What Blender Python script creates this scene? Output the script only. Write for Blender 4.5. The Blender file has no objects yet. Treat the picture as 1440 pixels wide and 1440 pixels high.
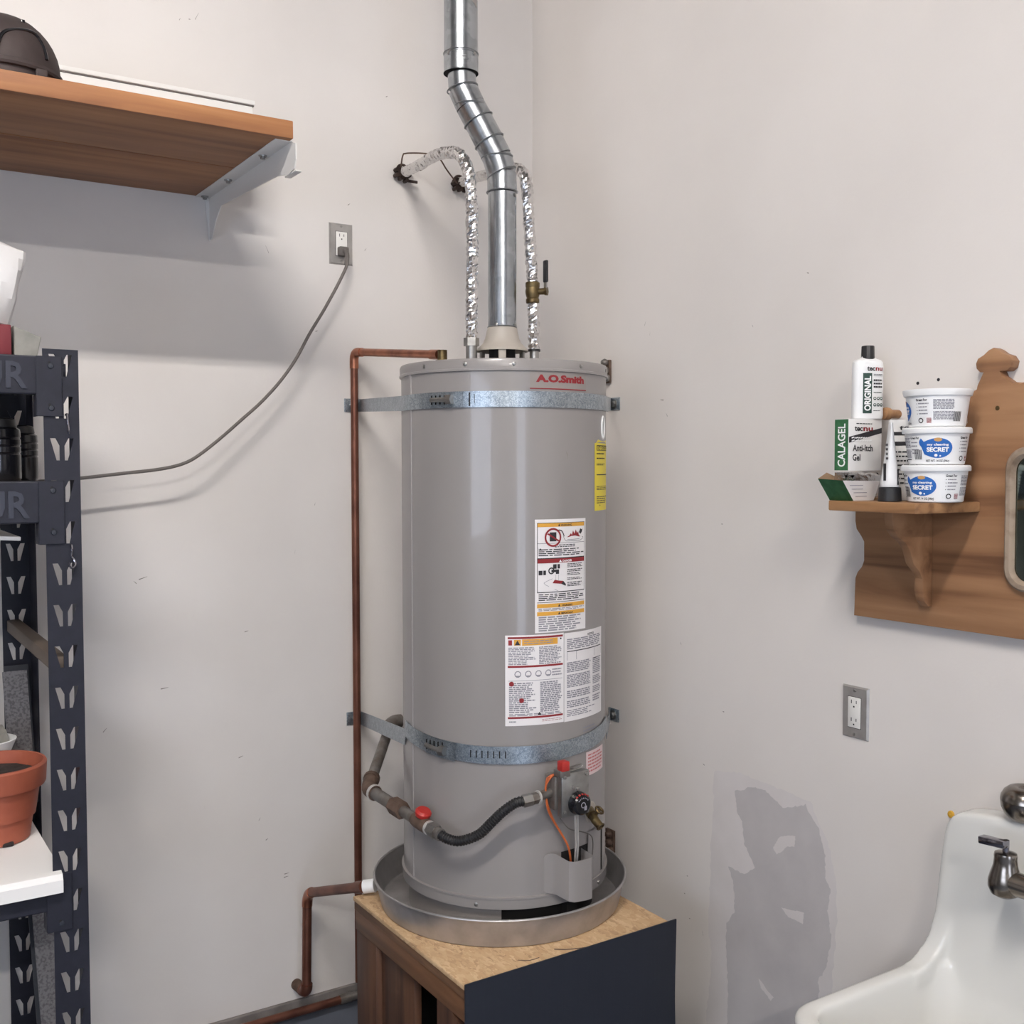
import bpy, bmesh, math, random
from mathutils import Vector, Matrix, noise
random.seed(7)
SC = bpy.context.scene
COL = SC.collection
PI = math.pi
rad = math.radians

# ------------------------------------------------------------------ camera
def vec(*a): return Vector(a)
YAW, PITCH, ROLL, FPX = 0.5696, -0.0438, -0.0016, 1515.34
CAM = vec(-1.8870, -2.8262, 1.5684)
fw = vec(math.sin(YAW)*math.cos(PITCH), math.cos(YAW)*math.cos(PITCH), math.sin(PITCH))
rt0 = vec(math.cos(YAW), -math.sin(YAW), 0); up0 = rt0.cross(fw)
rt = rt0*math.cos(ROLL)+up0*math.sin(ROLL); up = up0*math.cos(ROLL)-rt0*math.sin(ROLL)
cam_data = bpy.data.cameras.new('camera'); cam = bpy.data.objects.new('camera', cam_data); COL.objects.link(cam)
cam.matrix_world = Matrix(((rt.x, up.x, -fw.x, CAM.x), (rt.y, up.y, -fw.y, CAM.y), (rt.z, up.z, -fw.z, CAM.z), (0, 0, 0, 1)))
cam_data.sensor_width = 36; cam_data.lens = FPX*36/1440; cam_data.clip_start = .05
SC.camera = cam
SC.view_settings.view_transform = 'Standard'; SC.view_settings.look = 'None'
SC.view_settings.gamma = 1; SC.view_settings.use_curve_mapping = False
SC.view_settings.exposure = 0.20

# ------------------------------------------------------------------ light
W = bpy.data.worlds.new('sky'); SC.world = W; W.use_nodes = True
W.node_tree.nodes['Background'].inputs[0].default_value = (.75, .85, 1, 1)
W.node_tree.nodes['Background'].inputs[1].default_value = 1.0
LAMP_E = 290.0        # ceiling tubes
WINDOW_E = 5.5       # daylit window panes
LAMPS = [(-3.1, -5.80), (-2.25, -2.65)]

# ------------------------------------------------------------------ materials
def lin(c):
    c = c/255
    return c/12.92 if c <= .04045 else ((c+.055)/1.055)**2.4
def rgb(h): return (lin(h[0]), lin(h[1]), lin(h[2]), 1)
MATS = {}
def mat(name, col, rough=.5, metal=0, var=None, bump=None, spec=.5, coat=0, stretch=(1, 1, 1), emit=None):
    """var = (second colour, noise scale, low, high); bump = (noise scale, strength)"""
    m = bpy.data.materials.new(name); m.use_nodes = True; nt = m.node_tree; N = nt.nodes; L = nt.links
    b = N['Principled BSDF']
    b.inputs['Base Color'].default_value = rgb(col); b.inputs['Roughness'].default_value = rough
    b.inputs['Metallic'].default_value = metal; b.inputs['Specular IOR Level'].default_value = spec
    b.inputs['Coat Weight'].default_value = coat
    if emit:
        b.inputs['Emission Color'].default_value = rgb(emit[0]); b.inputs['Emission Strength'].default_value = emit[1]
    if var or bump:
        tc = N.new('ShaderNodeTexCoord'); mp = N.new('ShaderNodeMapping'); mp.inputs['Scale'].default_value = stretch
        L.new(tc.outputs['Object'], mp.inputs[0])
    if var:
        n = N.new('ShaderNodeTexNoise'); n.inputs['Scale'].default_value = var[1]; n.inputs['Detail'].default_value = 5
        L.new(mp.outputs[0], n.inputs['Vector'])
        r = N.new('ShaderNodeMapRange'); r.inputs['From Min'].default_value = var[2]; r.inputs['From Max'].default_value = var[3]
        L.new(n.outputs[0], r.inputs['Value'])
        mx = N.new('ShaderNodeMix'); mx.data_type = 'RGBA'; mx.inputs['A'].default_value = rgb(col); mx.inputs['B'].default_value = rgb(var[0])
        L.new(r.outputs[0], mx.inputs['Factor']); L.new(mx.outputs['Result'], b.inputs['Base Color'])
    if bump:
        n2 = N.new('ShaderNodeTexNoise'); n2.inputs['Scale'].default_value = bump[0]; n2.inputs['Detail'].default_value = 4
        L.new(mp.outputs[0], n2.inputs['Vector'])
        bp = N.new('ShaderNodeBump'); bp.inputs['Strength'].default_value = bump[1]; bp.inputs['Distance'].default_value = .002
        L.new(n2.outputs[0], bp.inputs['Height']); L.new(bp.outputs[0], b.inputs['Normal'])
    MATS[name] = m
    return m
def mat_cells(name, cols, scale, rough, metal=0, stretch=(1, 1, 1), bump=0, soft=None):
    """voronoi flakes (galvanised spangle, strand board chips)"""
    m = mat(name, cols[0], rough, metal); nt = m.node_tree; N = nt.nodes; L = nt.links; b = N['Principled BSDF']
    tc = N.new('ShaderNodeTexCoord'); mp = N.new('ShaderNodeMapping'); mp.inputs['Scale'].default_value = stretch
    L.new(tc.outputs['Object'], mp.inputs[0])
    nz = N.new('ShaderNodeTexNoise'); nz.inputs['Scale'].default_value = scale*.7; L.new(mp.outputs[0], nz.inputs['Vector'])
    ad = N.new('ShaderNodeMix'); ad.data_type = 'RGBA'; ad.blend_type = 'ADD'; ad.inputs['Factor'].default_value = .05
    L.new(mp.outputs[0], ad.inputs['A']); L.new(nz.outputs['Color'], ad.inputs['B'])
    v = N.new('ShaderNodeTexVoronoi'); v.inputs['Scale'].default_value = scale; L.new(ad.outputs['Result'], v.inputs['Vector'])
    sp = N.new('ShaderNodeSeparateColor'); L.new(v.outputs['Color'], sp.inputs[0])
    cr = N.new('ShaderNodeValToRGB'); e = cr.color_ramp.elements
    e[0].color = rgb(cols[0]); e[1].color = rgb(cols[-1])
    for i, c in enumerate(cols[1:-1]):
        k = e.new((i+1)/(len(cols)-1)); k.color = rgb(c)
    L.new(sp.outputs[0], cr.inputs[0]); L.new(cr.outputs[0], b.inputs['Base Color'])
    if bump:
        bp = N.new('ShaderNodeBump'); bp.inputs['Strength'].default_value = bump; bp.inputs['Distance'].default_value = .001
        L.new(sp.outputs[1], bp.inputs['Height']); L.new(bp.outputs[0], b.inputs['Normal'])
    return m
def mat_wood(name, light, mid, dark, axis=0, scale=14, rough=.55, knots=True):
    m = mat(name, mid, rough); nt = m.node_tree; N = nt.nodes; L = nt.links; b = N['Principled BSDF']
    tc = N.new('ShaderNodeTexCoord'); mp = N.new('ShaderNodeMapping')
    s = [1, 1, 1]; s[axis] = .07; mp.inputs['Scale'].default_value = s
    L.new(tc.outputs['Object'], mp.inputs[0])
    n = N.new('ShaderNodeTexNoise'); n.inputs['Scale'].default_value = scale*2.4; n.inputs['Detail'].default_value = 8; n.inputs['Distortion'].default_value = .6
    L.new(mp.outputs[0], n.inputs['Vector'])
    cr = N.new('ShaderNodeValToRGB'); e = cr.color_ramp.elements
    e[0].position = .3; e[0].color = rgb(dark); e[1].position = .72; e[1].color = rgb(light)
    k = e.new(.48); k.color = rgb(mid)
    L.new(n.outputs[0], cr.inputs[0])
    mp2 = N.new('ShaderNodeMapping'); s2 = [1, 1, 1]; s2[axis] = .25; mp2.inputs['Scale'].default_value = s2
    L.new(tc.outputs['Object'], mp2.inputs[0])
    n2 = N.new('ShaderNodeTexNoise'); n2.inputs['Scale'].default_value = scale*.6; n2.inputs['Detail'].default_value = 3
    L.new(mp2.outputs[0], n2.inputs['Vector'])
    r = N.new('ShaderNodeMapRange'); r.inputs['From Min'].default_value = .62 if knots else .55; r.inputs['From Max'].default_value = .78
    r.inputs['To Max'].default_value = .75
    L.new(n2.outputs[0], r.inputs['Value'])
    mx = N.new('ShaderNodeMix'); mx.data_type = 'RGBA'; mx.inputs['B'].default_value = rgb(dark)
    L.new(r.outputs[0], mx.inputs['Factor']); L.new(cr.outputs[0], mx.inputs['A']); L.new(mx.outputs['Result'], b.inputs['Base Color'])
    bp = N.new('ShaderNodeBump'); bp.inputs['Strength'].default_value = .15; bp.inputs['Distance'].default_value = .001
    L.new(n.outputs[0], bp.inputs['Height']); L.new(bp.outputs[0], b.inputs['Normal'])
    return m

M = dict(
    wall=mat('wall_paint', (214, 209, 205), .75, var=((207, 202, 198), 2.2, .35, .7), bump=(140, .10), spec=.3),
    wall_r=mat('wall_paint_lit', (222, 216, 211), .75, var=((216, 210, 205), 2.2, .35, .7), bump=(140, .10), spec=.3),  # same wall paint, lightened to make up for weak light on this wall
    ceil=mat('ceiling_boards', (126, 122, 118), .9),
    far=mat('far_wall_paint', (112, 110, 108), .9),
    floor=mat('floor_paint', (98, 104, 116), .5, var=((82, 87, 98), 6, .3, .7), bump=(60, .2)),
    base=mat('baseboard_paint', (128, 122, 118), .6, var=((106, 100, 96), 20, .4, .7)),
    grey=mat('heater_enamel', (142, 137, 135), .32, var=((138, 133, 131), 3, .3, .7), coat=.3),
    grey2=mat('hood_enamel', (170, 162, 152), .5),
    dark=mat('black_void', (18, 16, 16), .8),  # flat black standing in for the darkness inside gaps and openings
    galv=mat_cells('galvanised', [(150, 158, 164), (172, 178, 183), (190, 196, 200)], 110, .33, .9),
    galv2=mat_cells('galvanised_duct', [(152, 156, 160), (163, 167, 171), (172, 176, 180)], 45, .27, .95),
    strap=mat_cells('galvanised_strap', [(132, 142, 150), (158, 167, 174), (186, 194, 200)], 170, .36, .9),
    ductbead=mat('duct_bead', (140, 142, 144), .35, .9),
    foil=mat('foil', (216, 214, 213), .2, 1, bump=(150, .7)),
    steel=mat('steel', (165, 163, 160), .35, .9, var=((140, 138, 134), 30, .4, .7)),
    clamp=mat('dark_clamp', (72, 58, 52), .6, .5, var=((50, 40, 36), 60, .35, .65)),
    plate=mat('brushed_plate', (172, 168, 164), .35, .5, var=((158, 154, 150), 30, .4, .7)),
    rusty=mat('rusty_iron', (112, 92, 80), .7, .4, var=((84, 66, 56), 40, .35, .65)),
    gasiron=mat('grey_iron_pipe', (134, 130, 126), .5, .7, var=((108, 98, 90), 30, .4, .7)),
    copper=mat('copper', (132, 88, 72), .42, .8, var=((96, 60, 50), 14, .35, .7)),
    copper_new=mat('copper_bright', (178, 118, 92), .3, .9, var=((120, 76, 60), 20, .4, .75)),
    alu=mat('aluminium_pan', (186, 183, 182), .42, .75, var=((160, 157, 156), 18, .35, .7), bump=(90, .2)),
    brass=mat('brass', (120, 104, 72), .45, .85, var=((84, 68, 46), 40, .35, .65)),
    white=mat('white_plastic', (232, 232, 232), .4),
    white2=mat('white_enamel', (222, 220, 217), .4),
    porcelain=mat('porcelain', (220, 219, 215), .14, coat=.4),
    receptacle=mat('receptacle_plastic', (224, 221, 216), .4),
    red=mat('red_plastic', (170, 42, 36), .45),
    black=mat('black_plastic', (26, 25, 27), .45),
    blackgloss=mat('black_gloss', (20, 20, 24), .2),
    cord=mat('cord_rubber', (96, 90, 86), .6),
    orange=mat('orange_wire', (186, 92, 44), .5),
    wirewhite=mat('bare_tube', (190, 186, 182), .3, .3),
    navy=mat('powder_coat', (34, 35, 46), .5, var=((30, 31, 40), 60, .3, .7), spec=.3),
    navy_lit=mat('powder_coat_lit', (44, 46, 58), .4),  # lighter copy of the coat, standing in for light on raised letters
    panel=mat('corrugated_plastic', (33, 37, 47), .5, bump=(30, .1), stretch=(9, 1, .05)),
    osb=mat_cells('strand_board', [(168, 136, 102), (196, 164, 126), (186, 152, 114), (206, 176, 138), (192, 160, 122)], 95, .8, 0, (1, .4, 1), .3),
    ply=mat_wood('ply_edge', (128, 94, 66), (100, 70, 48), (66, 44, 30), 1, 20),
    stud=mat_wood('stud_wood', (98, 66, 46), (74, 48, 34), (48, 31, 23), 2, 10),
    stud_x=mat_wood('rail_wood', (130, 92, 62), (106, 72, 48), (70, 46, 32), 1, 10),
    shelf=mat_wood('shelf_wood', (172, 122, 80), (154, 104, 66), (130, 84, 54), 0, 10),
    pine=mat_wood('old_pine', (166, 126, 92), (146, 106, 74), (106, 72, 48), 1, 9),
    pine_x=mat_wood('old_pine_shelf', (170, 130, 92), (148, 108, 72), (98, 66, 42), 1, 12),
    weather=mat('weathered_trim', (158, 140, 122), .8, var=((110, 90, 72), 30, .45, .75), bump=(80, .5)),
    mirror=mat('mirror_glass', (120, 128, 120), .06, 1),
    terracotta=mat('terracotta', (160, 86, 62), .6, var=((146, 74, 54), 12, .35, .7)),
    soil=mat('soil', (44, 36, 34), .95, bump=(60, 1)),
    paperwhite=mat('paper_white', (228, 226, 224), .6),
    bag=mat('white_bag', (204, 202, 202), .55, bump=(18, .5)),
    block=mat('grey_block', (142, 140, 134), .9, var=((124, 122, 117), 30, .4, .7)),
    maroon=mat('maroon_card', (110, 36, 44), .6),
    foam=mat('speckled_board', (124, 122, 124), .9, var=((96, 94, 96), 180, .45, .6)),
    bar=mat('brown_bar', (98, 86, 76), .6, .3),
    dome=mat('brown_black_iron', (60, 51, 50), .65, var=((50, 42, 41), 25, .4, .7), spec=.3),
    nickel=mat('nickel', (150, 143, 136), .24, 1, var=((122, 115, 108), 20, .4, .7)),
    chrome=mat('chrome', (150, 148, 156), .15, 1),
    patch=mat('plaster_patch', (192, 187, 186), .9, var=((182, 177, 177), 9, .35, .7), bump=(60, .3)),
    skim=mat('skim_coat', (216, 210, 208), .9, var=((208, 202, 199), 8, .3, .7)),
    scuff=mat('scuff', (132, 126, 121), .9),
    kraft=mat('kraft_board', (150, 122, 96), .9),
    cardgrey=mat('card_grey', (214, 210, 208), .8),
    green=mat('label_green', (40, 92, 56), .6, var=((52, 104, 66), 60, .4, .6)),
    darkgreen=mat('label_dark_green', (38, 66, 58), .6),
    ink=mat('ink_black', (40, 38, 42), .7),
    inkgrey=mat('ink_grey', (138, 136, 144), .8),
    inkred=mat('ink_red', (136, 34, 40), .7),
    inkorange=mat('ink_orange', (214, 158, 62), .7),
    inkwhite=mat('ink_white', (238, 238, 238), .6),
    inkblue=mat('ink_blue', (34, 98, 176), .6),
    inkskin=mat('ink_tan', (196, 150, 92), .6),
    labelwhite=mat('label_white', (226, 222, 222), .5),
    labelgrey=mat('label_silver', (139, 132, 128), .5),
    labelyellow=mat('label_yellow', (224, 204, 58), .5),
    labelpink=mat('label_pink', (222, 200, 200), .5),
    ink_lightred=mat('ink_light_red', (196, 120, 120), .7),
    yellowbit=mat('yellow_putty', (196, 150, 50), .8),
    lamp=mat('lamp_tube', (255, 250, 242), .5, emit=((255, 250, 245), LAMP_E)),
    pane=mat('daylight_pane', (230, 240, 255), .3, emit=((220, 233, 255), WINDOW_E)),
    trim=mat('trim_paint', (225, 223, 218), .5),
)

# ------------------------------------------------------------------ geometry kit
class MB:
    def __init__(s): s.v = []; s.f = []
    def add(s, vs, fs):
        n = len(s.v); s.v += [tuple(v) for v in vs]; s.f += [tuple(i+n for i in f) for f in fs]; return s
    def bm(s, b):
        b.verts.index_update(); s.add([v.co[:] for v in b.verts], [[v.index for v in f.verts] for f in b.faces]); b.free(); return s
    def box(s, lo, hi, bev=0, mtx=None, seg=2):
        b = bmesh.new(); bmesh.ops.create_cube(b, size=1)
        c = [(lo[i]+hi[i])/2 for i in range(3)]; d = [hi[i]-lo[i] for i in range(3)]
        for v in b.verts: v.co = Vector((c[0]+v.co.x*d[0], c[1]+v.co.y*d[1], c[2]+v.co.z*d[2]))
        if bev: bmesh.ops.bevel(b, geom=b.edges[:], offset=bev, segments=seg, affect='EDGES', profile=.5)
        if mtx: bmesh.ops.transform(b, matrix=mtx, verts=b.verts)
        return s.bm(b)
    def lathe(s, prof, c=(0, 0, 0), seg=48, axis='z', a0=0, a1=2*PI, mtx=None):
        full = abs(a1-a0-2*PI) < 1e-6; n = seg if full else seg+1; vs = []; fs = []
        for r, z in prof:
            for k in range(n):
                a = a0+(a1-a0)*k/seg
                p = Vector((r*math.cos(a), r*math.sin(a), z))
                if axis == 'x': p = Vector((p.z, p.x, p.y))
                if axis == 'y': p = Vector((p.y, p.z, p.x))
                if mtx: p = mtx @ p
                vs.append(p+Vector(c))
        for i in range(len(prof)-1):
            for k in range(seg):
                k2 = (k+1) % n
                fs.append((i*n+k, i*n+k2, (i+1)*n+k2, (i+1)*n+k))
        if full:
            if prof[0][0] > 1e-5: fs.append(tuple(reversed(range(n))))
            if prof[-1][0] > 1e-5: fs.append(tuple((len(prof)-1)*n+k for k in range(n)))
        return s.add(vs, fs)
    def tube(s, pts, r, seg=12, caps=True, jit=0):
        pts = [Vector(p) for p in pts]; n = len(pts); rr = r if isinstance(r, (list, tuple)) else [r]*n
        t = [(pts[min(i+1, n-1)]-pts[max(i-1, 0)]).normalized() for i in range(n)]
        ref = Vector((0, 0, 1)) if abs(t[0].z) < .9 else Vector((1, 0, 0))
        nrm = t[0].cross(ref).normalized(); vs = []; fs = []
        for i in range(n):
            nrm = (nrm-t[i]*nrm.dot(t[i])).normalized(); bn = t[i].cross(nrm)
            for k in range(seg):
                a = 2*PI*k/seg; q = rr[i]+(random.uniform(-jit, jit) if jit else 0)
                vs.append(pts[i]+nrm*(q*math.cos(a))+bn*(q*math.sin(a)))
        for i in range(n-1):
            for k in range(seg): fs.append((i*seg+k, i*seg+(k+1) % seg, (i+1)*seg+(k+1) % seg, (i+1)*seg+k))
        if caps: fs.append(tuple(reversed(range(seg)))); fs.append(tuple((n-1)*seg+k for k in range(seg)))
        return s.add(vs, fs)
    def prism(s, poly, fn, d0, d1, bev=0):
        """poly (a, b) extruded from depth d0 to d1; fn(a, b, d) gives the point"""
        b = bmesh.new(); vs = [b.verts.new(fn(a, c, d0)) for a, c in poly]; f = b.faces.new(vs)
        r = bmesh.ops.extrude_face_region(b, geom=[f])
        top = [e for e in r['geom'] if isinstance(e, bmesh.types.BMVert)]
        for v, (a, c) in zip(vs, poly): pass
        dv = Vector(fn(0, 0, d1))-Vector(fn(0, 0, d0))
        bmesh.ops.translate(b, vec=dv, verts=top)
        bmesh.ops.recalc_face_normals(b, faces=b.faces)
        if bev:
            ed = [e for e in b.edges if len(e.link_faces) == 2 and e.calc_face_angle(0) > 1.2 and any(len(g.verts) > 4 for g in e.link_faces)]
            bmesh.ops.bevel(b, geom=ed, offset=bev, segments=2, affect='EDGES', profile=.5)
        bmesh.ops.triangulate(b, faces=[g for g in b.faces if len(g.verts) > 4])
        return s.bm(b)
    def torus(s, c, R, r, seg=32, rs=8, mtx=None, a0=0, a1=2*PI):
        prof = []
        full = abs(a1-a0-2*PI) < 1e-6; n = seg if full else seg+1
        vs = []; fs = []
        for k in range(n):
            a = a0+(a1-a0)*k/seg
            for j in range(rs):
                b = 2*PI*j/rs; p = Vector(((R+r*math.cos(b))*math.cos(a), (R+r*math.cos(b))*math.sin(a), r*math.sin(b)))
                if mtx: p = mtx @ p
                vs.append(p+Vector(c))
        for k in range(seg):
            for j in range(rs): fs.append((k*rs+j, ((k+1) % n)*rs+j, ((k+1) % n)*rs+(j+1) % rs, k*rs+(j+1) % rs))
        return s.add(vs, fs)
    def mesh(s, name, smooth=28):
        me = bpy.data.meshes.new(name); me.from_pydata(s.v, [], s.f); me.validate()
        b = bmesh.new(); b.from_mesh(me); bmesh.ops.recalc_face_normals(b, faces=b.faces); b.to_mesh(me); b.free()
        if smooth:
            me.polygons.foreach_set('use_smooth', [True]*len(me.polygons)); me.set_sharp_from_angle(angle=rad(smooth))
        me.update(); return me

def tagset(o, label=None, cat=None, group=None, kind=None):
    for k, v in (('label', label), ('category', cat), ('group', group), ('kind', kind)):
        if v: o[k] = v
    return o
def thing(name, loc, label, cat, group=None):
    o = bpy.data.objects.new(name, None); COL.objects.link(o); o.location = loc; o.empty_display_size = .05
    return tagset(o, label, cat, group)
def obj(name, mb, m, parent=None, label=None, kind=None, smooth=28):
    if kind is None and name.split('.')[0].endswith(('print', 'slots', 'lettering', 'letters', 'marks')): kind = 'stuff'
    o = bpy.data.objects.new(name, mb.mesh(name, smooth)); COL.objects.link(o); o.data.materials.append(M[m])
    if parent:
        o.parent = parent
        if parent.type == 'EMPTY': o.matrix_parent_inverse = Matrix.Translation(-parent.location)
        else:
            p = parent; off = Vector((0, 0, 0))
            o.matrix_parent_inverse = Matrix.Translation(-parent.get('origin_v', Vector((0, 0, 0)))) if 'origin_v' in parent else Matrix()
    return tagset(o, label, kind=kind)
def struct(name, mb, m, smooth=0):
    return obj(name, mb, m, None, None, 'structure', smooth)
def single(name, mb, m, label, cat, group=None, kind=None, smooth=28):
    """a thing that is one mesh: origin moved to its base"""
    xs = [v[0] for v in mb.v]; ys = [v[1] for v in mb.v]; zs = [v[2] for v in mb.v]
    c = Vector(((min(xs)+max(xs))/2, (min(ys)+max(ys))/2, min(zs)))
    mb.v = [(v[0]-c.x, v[1]-c.y, v[2]-c.z) for v in mb.v]
    o = obj(name, mb, m, None, None, kind, smooth); o.location = c
    return tagset(o, label, cat, group)
def stamp(name, mesh, m, loc, parent, rot=None):
    """another object sharing a small mesh (screws, nuts)"""
    o = bpy.data.objects.new(name, mesh); COL.objects.link(o)
    if not mesh.materials: mesh.materials.append(M[m])
    o.parent = parent
    if parent.type == 'EMPTY': o.matrix_parent_inverse = Matrix.Translation(-parent.location)
    o.location = loc
    if rot: o.rotation_euler = rot
    return o
def spline(pts, step=.01):
    pts = [Vector(p) for p in pts]; P = [2*pts[0]-pts[1]]+pts+[2*pts[-1]-pts[-2]]; out = []
    for i in range(1, len(P)-2):
        a, b, c, d = P[i-1:i+3]; n = max(2, int((c-b).length/step))
        for k in range(n):
            t = k/n
            out.append(.5*((2*b)+(c-a)*t+(2*a-5*b+4*c-d)*t*t+(3*b-a-3*c+d)*t**3))
    out.append(P[-2]); return out
def along(p, q): 
    """matrix turning z towards q-p"""
    return Vector((0, 0, 1)).rotation_difference((Vector(q)-Vector(p)).normalized()).to_matrix()
def cyl(mb, p, q, r, seg=16, r2=None):
    return mb.tube([p, q], [r, r if r2 is None else r2], seg)
def hexnut(mb, p, q, r): return mb.tube([p, q], [r, r], 6)
def arc_pts(p, corner, q, R, n=8):
    """p -> corner -> q with the corner rounded"""
    p, c, q = Vector(p), Vector(corner), Vector(q); a = (p-c).normalized(); b = (q-c).normalized()
    s = c+a*R; e = c+b*R
    return [s.lerp(c, t).lerp(c.lerp(e, t), t) for t in [i/n for i in range(n+1)]]

# ------------------------------------------------------------------ lettering and print on surfaces
_txt = {}
def text_mesh(t, bold=0.0):
    k = (t, bold)
    if k in _txt: return _txt[k]
    cu = bpy.data.curves.new('lettering', 'FONT'); cu.body = t; cu.size = 1; cu.resolution_u = 3; cu.offset = bold
    o = bpy.data.objects.new('lettering', cu); COL.objects.link(o)
    me = bpy.data.meshes.new_from_object(o.evaluated_get(bpy.context.evaluated_depsgraph_get()))
    vs = [v.co.copy() for v in me.vertices]; fs = [tuple(p.vertices) for p in me.polygons]
    bpy.data.objects.remove(o); bpy.data.curves.remove(cu); bpy.data.meshes.remove(me)
    x0 = min(v.x for v in vs); x1 = max(v.x for v in vs)
    vs = [((v.x-x0), v.y) for v in vs]
    _txt[k] = (vs, fs, x1-x0); return _txt[k]
def solid_text(t, depth):
    cu = bpy.data.curves.new('lettering', 'FONT'); cu.body = t; cu.size = 1; cu.resolution_u = 2; cu.extrude = depth; cu.offset = .02
    o = bpy.data.objects.new('lettering', cu); COL.objects.link(o)
    me = bpy.data.meshes.new_from_object(o.evaluated_get(bpy.context.evaluated_depsgraph_get()))
    vs = [v.co.copy() for v in me.vertices]; fs = [tuple(p.vertices) for p in me.polygons]
    bpy.data.objects.remove(o); bpy.data.curves.remove(cu); bpy.data.meshes.remove(me); return vs, fs
class Face:
    """a flat or curved surface: fn(u, v, h) -> point, h = height above it"""
    def __init__(s, fn, du=None): s.fn = fn; s.du = du
    def rect(s, mb, u0, v0, u1, v1, h, slant=0):
        n = 1 if not s.du else max(1, int(math.ceil(abs(u1-u0)/s.du)))
        vs = []
        for i in range(n+1):
            u = u0+(u1-u0)*i/n; dv = slant*(u-u0)
            vs += [s.fn(u, v0+dv, h), s.fn(u, v1+dv, h)]
        return mb.add(vs, [(2*i, 2*i+2, 2*i+3, 2*i+1) for i in range(n)])
    def poly(s, mb, pts, h):
        us = [p[0] for p in pts]; vs_ = [p[1] for p in pts]; w = max(us)-min(us)
        if not s.du or w < s.du: return mb.add([s.fn(u, v, h) for u, v in pts], [tuple(range(len(pts)))])
        from mathutils.geometry import delaunay_2d_cdt
        P_ = [Vector(p) for p in pts]; n = len(P_); g = s.du*.6; hh = max(vs_)-min(vs_)
        for i in range(1, int(w/g)+1):
            for j in range(1, max(2, int(hh/g)+1)): P_.append(Vector((min(us)+i*g, min(vs_)+j*hh/max(2, int(hh/g)+1))))
        q, _, f, *_r = delaunay_2d_cdt(P_, [], [list(range(n))], 1, 1e-6)
        return mb.add([s.fn(v.x, v.y, h) for v in q], [tuple(t) for t in f])
    def disc(s, mb, u, v, r, h, n=20, rv=None): return s.poly(mb, [(u+r*math.cos(2*PI*i/n), v+(rv or r)*math.sin(2*PI*i/n)) for i in range(n)], h)
    def ring(s, mb, u, v, r, w, h, n=24):
        vs = []
        for i in range(n):
            a = 2*PI*i/n; vs += [s.fn(u+r*math.cos(a), v+r*math.sin(a), h), s.fn(u+(r-w)*math.cos(a), v+(r-w)*math.sin(a), h)]
        return mb.add(vs, [(2*i, 2*i+1, (2*i+3) % (2*n), (2*i+2) % (2*n)) for i in range(n)])
    def text(s, mb, t, u, v, height, h, width=None, align='l', bold=.0, rot=0, slant=0):
        vs, fs, w = text_mesh(t, bold); k = height/.70; kx = k if not width else width/w
        W_ = w*kx; o = {'l': 0, 'c': -W_/2, 'r': -W_}[align]; out = []
        for x, y in vs:
            a = x*kx+o; b = y*k
            if rot == 90: a, b = -b, a
            out.append(s.fn(u+a, v+b+slant*a, h))
        return mb.add(out, fs)
    def lines(s, mb, u0, v0, u1, v1, n, h, fill=.5, ragged=.25, slant=0, gaps=True):
        """n rows of small unreadable print, broken into words"""
        for i in range(n):
            vv = v1-(i+1)*(v1-v0)/n+(v1-v0)/n*(1-fill)/2; hh = (v1-v0)/n*fill
            end = u1-(u1-u0)*ragged*random.random(); u = u0
            while u < end-1e-6:
                w = min(random.uniform(.06, .2)*(u1-u0), end-u)
                if w > 0: s.rect(mb, u, vv, u+w, vv+hh, h, slant)
                u += w+(u1-u0)*(.025 if gaps else 0)
        return mb
def plane_face(o, uv, vv):
    o, uv, vv = Vector(o), Vector(uv).normalized(), Vector(vv).normalized(); n = uv.cross(vv)
    return Face(lambda u, v, h: o+uv*u+vv*v+n*h)
def cyl_face(cx, cy, r, a_deg, z0, du=.012, dr=0):
    a0 = rad(a_deg)
    return Face(lambda u, v, h: Vector((cx+(r+dr*v+h)*math.cos(a0+u/r), cy+(r+dr*v+h)*math.sin(a0+u/r), z0+v)), du)

# ================================================================== ROOM
H = 3.8; RX = -4.3; RY = -6.4
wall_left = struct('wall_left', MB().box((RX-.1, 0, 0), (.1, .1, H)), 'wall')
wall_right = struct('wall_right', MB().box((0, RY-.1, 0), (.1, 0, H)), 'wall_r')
def holed(axis, lo, hi, w0, w1, z0, z1):
    mb = MB()
    if axis == 'x':
        a, b = lo[0], hi[0]
        for x0, x1, q0, q1 in ((a, w0, lo[2], hi[2]), (w1, b, lo[2], hi[2]), (w0, w1, lo[2], z0), (w0, w1, z1, hi[2])):
            mb.box((x0, lo[1], q0), (x1, hi[1], q1))
    else:
        a, b = lo[1], hi[1]
        for x0, x1, q0, q1 in ((a, w0, lo[2], hi[2]), (w1, b, lo[2], hi[2]), (w0, w1, lo[2], z0), (w0, w1, z1, hi[2])):
            mb.box((lo[0], x0, q0), (hi[0], x1, q1))
    return mb
WB = (-2.45, -1.40, .02, 2.1)     # glazed door in the wall behind the camera
WS = (-4.40, -2.20, 1.10, 2.15)     # window in the far side wall
struct('wall_back', holed('x', (RX, RY-.1, 0), (0, RY, H), WB[0], WB[1], WB[2], WB[3]), 'far')
struct('wall_side', holed('y', (RX-.1, RY-.1, 0), (RX, 0, H), WS[0], WS[1], WS[2], WS[3]), 'far')
FZ = .022
struct('floor', MB().box((RX-.1, RY-.1, -.1), (.1, .1, FZ)), 'floor')
struct('ceiling', MB().box((RX-.1, RY-.1, H), (.1, .1, H+.1)), 'ceil')
struct('baseboard_left', MB().box((RX, -.012, FZ), (0, 0, .07), .002), 'base')
struct('baseboard_right', MB().box((-.012, RY, FZ), (0, -.012, .07), .002), 'base')
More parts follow.
